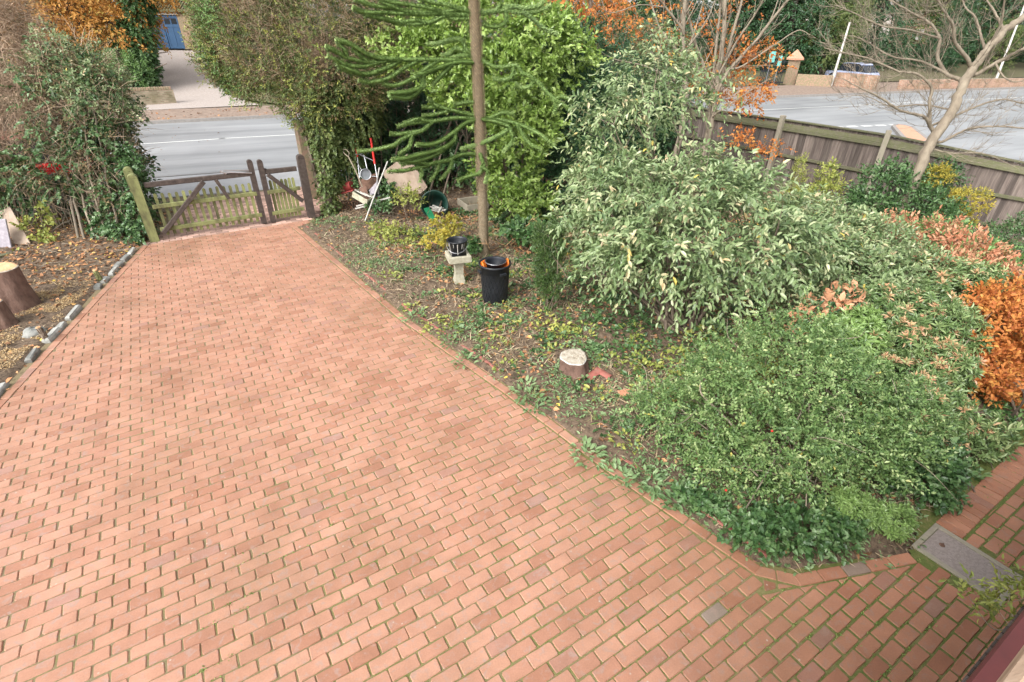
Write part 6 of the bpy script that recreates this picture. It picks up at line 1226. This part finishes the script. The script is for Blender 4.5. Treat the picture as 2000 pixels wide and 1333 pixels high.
mb = MB(); shoots(mb, TW, dens=26, m=7, slen=.24, L=.06, W=.5, droop=.3, lo=.4, hi=.95); mb.build('foliage', M['hedgeb'], tw)

# ================================================================== UNCOUNTABLE GROUND COVER
def scatter(n, xs, ys, dens_fn, zf):
    x = rng.uniform(*xs, n); y = rng.uniform(*ys, n); k = dens_fn(x, y) > rng.random(n); x, y = x[k], y[k]; return np.stack([x, y, zf(x, y)], 1)
inb = lambda x, y: np.where(sdist_drive(x, y) > .06, 1.0, 0)
Pp = scatter(110000, (-5.5, 8), (2.5, 15), lambda x, y: inb(x, y)*(.16+.7*np.clip(vnoise(x*1.3, y*1.3, 21)*2.4-.8, 0, 1)), soil_z)
Pl = scatter(9000, (-12, -6), (3, 12.5), lambda x, y: np.where((np.stack([x, y], -1)-LEFT[0])@LN < -.28, .5, 0), soil2_z)
P = np.vstack([Pp, Pl])
mb = MB(); D = rng.normal(size=P.shape)*[1, 1, .22]+[0, 0, .10]; leaves(mb, P+[0, 0, .008], D, rng.normal(size=P.shape)*.4+[0, 0, 1], .05+.11*rng.random(len(P)), .075, 'strip'); tag(mb.build('dry_stems', M['straw']), kind='stuff')
Pp = scatter(60000, (-5.5, 8), (2.5, 16), lambda x, y: inb(x, y)*(.09+.75*(vnoise(x*.9, y*.9, 22) > .55)*np.clip((y-5)/6, .1, 1)), soil_z)
Pl = scatter(11000, (-12, -6), (3, 12.5), lambda x, y: np.where((np.stack([x, y], -1)-LEFT[0])@LN < -.02, .15+.85*np.clip((y-7.6)/1.6, 0, 1), 0), soil2_z)
Pv = scatter(7000, (-26, 10), (17, 44), lambda x, y: np.where(pip(x, y, [(x_, y_+.3) for x_, y_ in FAR]+[(39, 51), (16, 43), (-13.5, 30.6), (-18.4, 28.4), (-40, 18)]), .6, 0), lambda x, y: x*0+.04)
Pr = scatter(160, (-16, 3), (14, 30), lambda x, y: x*0+.5, lambda x, y: x*0-.03)
P = np.vstack([Pp, Pl, Pr]); mb = MB(); leaves(mb, P+[0, 0, .015], rng.normal(size=P.shape)*[1, 1, .2], rng.normal(size=P.shape)*.35+[0, 0, 1], .045+.05*rng.random(len(P)), .62, 'oval')
leaves(mb, Pv+[0, 0, .01], rng.normal(size=Pv.shape)*[1, 1, .2], rng.normal(size=Pv.shape)*.35+[0, 0, 1], .10+.06*rng.random(len(Pv)), .7, 'fold'); tag(mb.build('leaf_litter', M['litter']), kind='stuff')
# weeds and creeping ivy over the soil
def clumps(C, mbk, n, r, L, W, kind, up, mat=0):
    q = np.repeat(C, n, 0); a = rng.random(len(q))*6.28; rr = r*np.sqrt(rng.random(len(q))); q = q+np.stack([np.cos(a)*rr, np.sin(a)*rr, .01+.10*rng.random(len(q))*(1-rr/r)*up], 1)
    d = np.stack([np.cos(a), np.sin(a), up*(.3+.6*rng.random(len(q)))], 1)+rng.normal(size=q.shape)*.35; leaves(mbk, q, d, rng.normal(size=q.shape)*.35+[0, 0, 1], L*(.6+.8*rng.random(len(q))), W, kind, np.clip(np.repeat(rng.random(len(C)), n)*.6+rng.random(len(q))*.4, 0, 1), mat)
C = scatter(5200, (-4.6, 4), (2.6, 12), lambda x, y: inb(x, y)*np.clip(.10+.75*(vnoise(x*1.1, y*1.1, 31) > .5)*np.exp(-((sdist_drive(x, y)-.3)/.9)**2)+.25*(vnoise(x*1.7, y*1.7, 32) > .62), 0, 1), soil_z)
Ce = np.array([[*(EDGE_R[i]+(EDGE_R[i+1]-EDGE_R[i])*rng.random()+np.array([.3, .22])*rng.random()*.9), .04] for i in (1, 1, 1, 2, 2, 2, 2, 2, 2, 3, 3, 3, 3, 3, 3, 3)])
mb = MB(); clumps(C, mb, 15, .12, .042, .5, 'oval', .6); clumps(Ce, mb, 30, .16, .075, .5, 'oval', .6); tag(mb.build('ground_weeds', M['weed']), kind='stuff')
C = scatter(3600, (-3.5, 9), (2.8, 14.5), lambda x, y: inb(x, y)*np.clip((vnoise(x*.8, y*.8, 41) > .42)*.8*np.clip((x+y*.55-2.8)/2.5, 0, 1), 0, 1), soil_z)
mb = MB(); clumps(C, mb, 22, .18, .055, .85, 'ivy', .5); tag(mb.build('creeping_ivy', M['ivy']), kind='stuff')
C = scatter(1500, (-3.5, 5), (4.3, 11), lambda x, y: inb(x, y)*np.maximum(np.exp(-((x-2.9)**2/1.6+(y-5.9)**2/.5)), .16*(vnoise(x*1.5, y*1.5, 61) > .55)), soil_z)
mb = MB(); clumps(C, mb, 22, .18, .06, .6, 'oval', .9); tag(mb.build('yellow_ground_cover', M['ygreen']), kind='stuff')
C = scatter(700, (-4, 3.5), (2.9, 10), lambda x, y: inb(x, y)*.10, soil_z); mb = MB(); q = np.repeat(C, 14, 0)+rng.normal(size=(len(C)*14, 3))*[.03, .03, 0]
leaves(mb, q, rng.normal(size=q.shape)*[.6, .6, .1]+[0, 0, .7], rng.normal(size=q.shape), .08+.10*rng.random(len(q)), .05, 'strip'); tag(mb.build('grass_tufts', M['grass']), kind='stuff')
# sawdust around the fresh stumps
S0 = np.vstack([np.stack([rng.normal(size=16000)*.55-7.75, rng.normal(size=16000)*.42+7.45], 1), np.stack([rng.normal(size=12000)*.42-7.15, rng.normal(size=12000)*.55+5.9], 1), np.stack([rng.normal(size=900)*.3+1.2, rng.normal(size=900)*.2+5.35], 1)])
k = (((S0-LEFT[0])@LN < -.28) | (S0[:, 0] > 0)) & (vnoise(S0[:, 0]*4, S0[:, 1]*4, 51) > .42); S0 = S0[k]; z = np.where(S0[:, 0] < -5.5, soil2_z(S0[:, 0], S0[:, 1]), soil_z(S0[:, 0], S0[:, 1])); P = np.c_[S0, z+.006]
mb = MB(); leaves(mb, P, rng.normal(size=P.shape)*[1, 1, .25], rng.normal(size=P.shape)*.4+[0, 0, 1], .012+.022*rng.random(len(P)), .5, 'fold'); tag(mb.build('sawdust', M['chip']), kind='stuff')
# fallen twigs and dead stalks on the left border
mb = MB()
for i in range(60):
    x = rng.uniform(-10.5, -7.4); y = rng.uniform(6.5, 10.3); z = float(soil2_z(np.array([x]), np.array([y]))[0])+.02
    if (np.array([x, y])-LEFT[0])@LN > -.3: continue
    d = nrm(np.array([1, -.3, 0])+rng.normal(size=3)*[.6, .6, .06]); l = .15+.5*rng.random(); mb.tube(spline([(x, y, z), np.array([x, y, z])+d*l*.5+[0, 0, .03*rng.random()], np.array([x, y, z])+d*l], 5), [.006, .006, .005, .004, .003], 4, rnd=rng.random())
tag(mb.build('fallen_twigs', M['bark_pale']), kind='stuff')
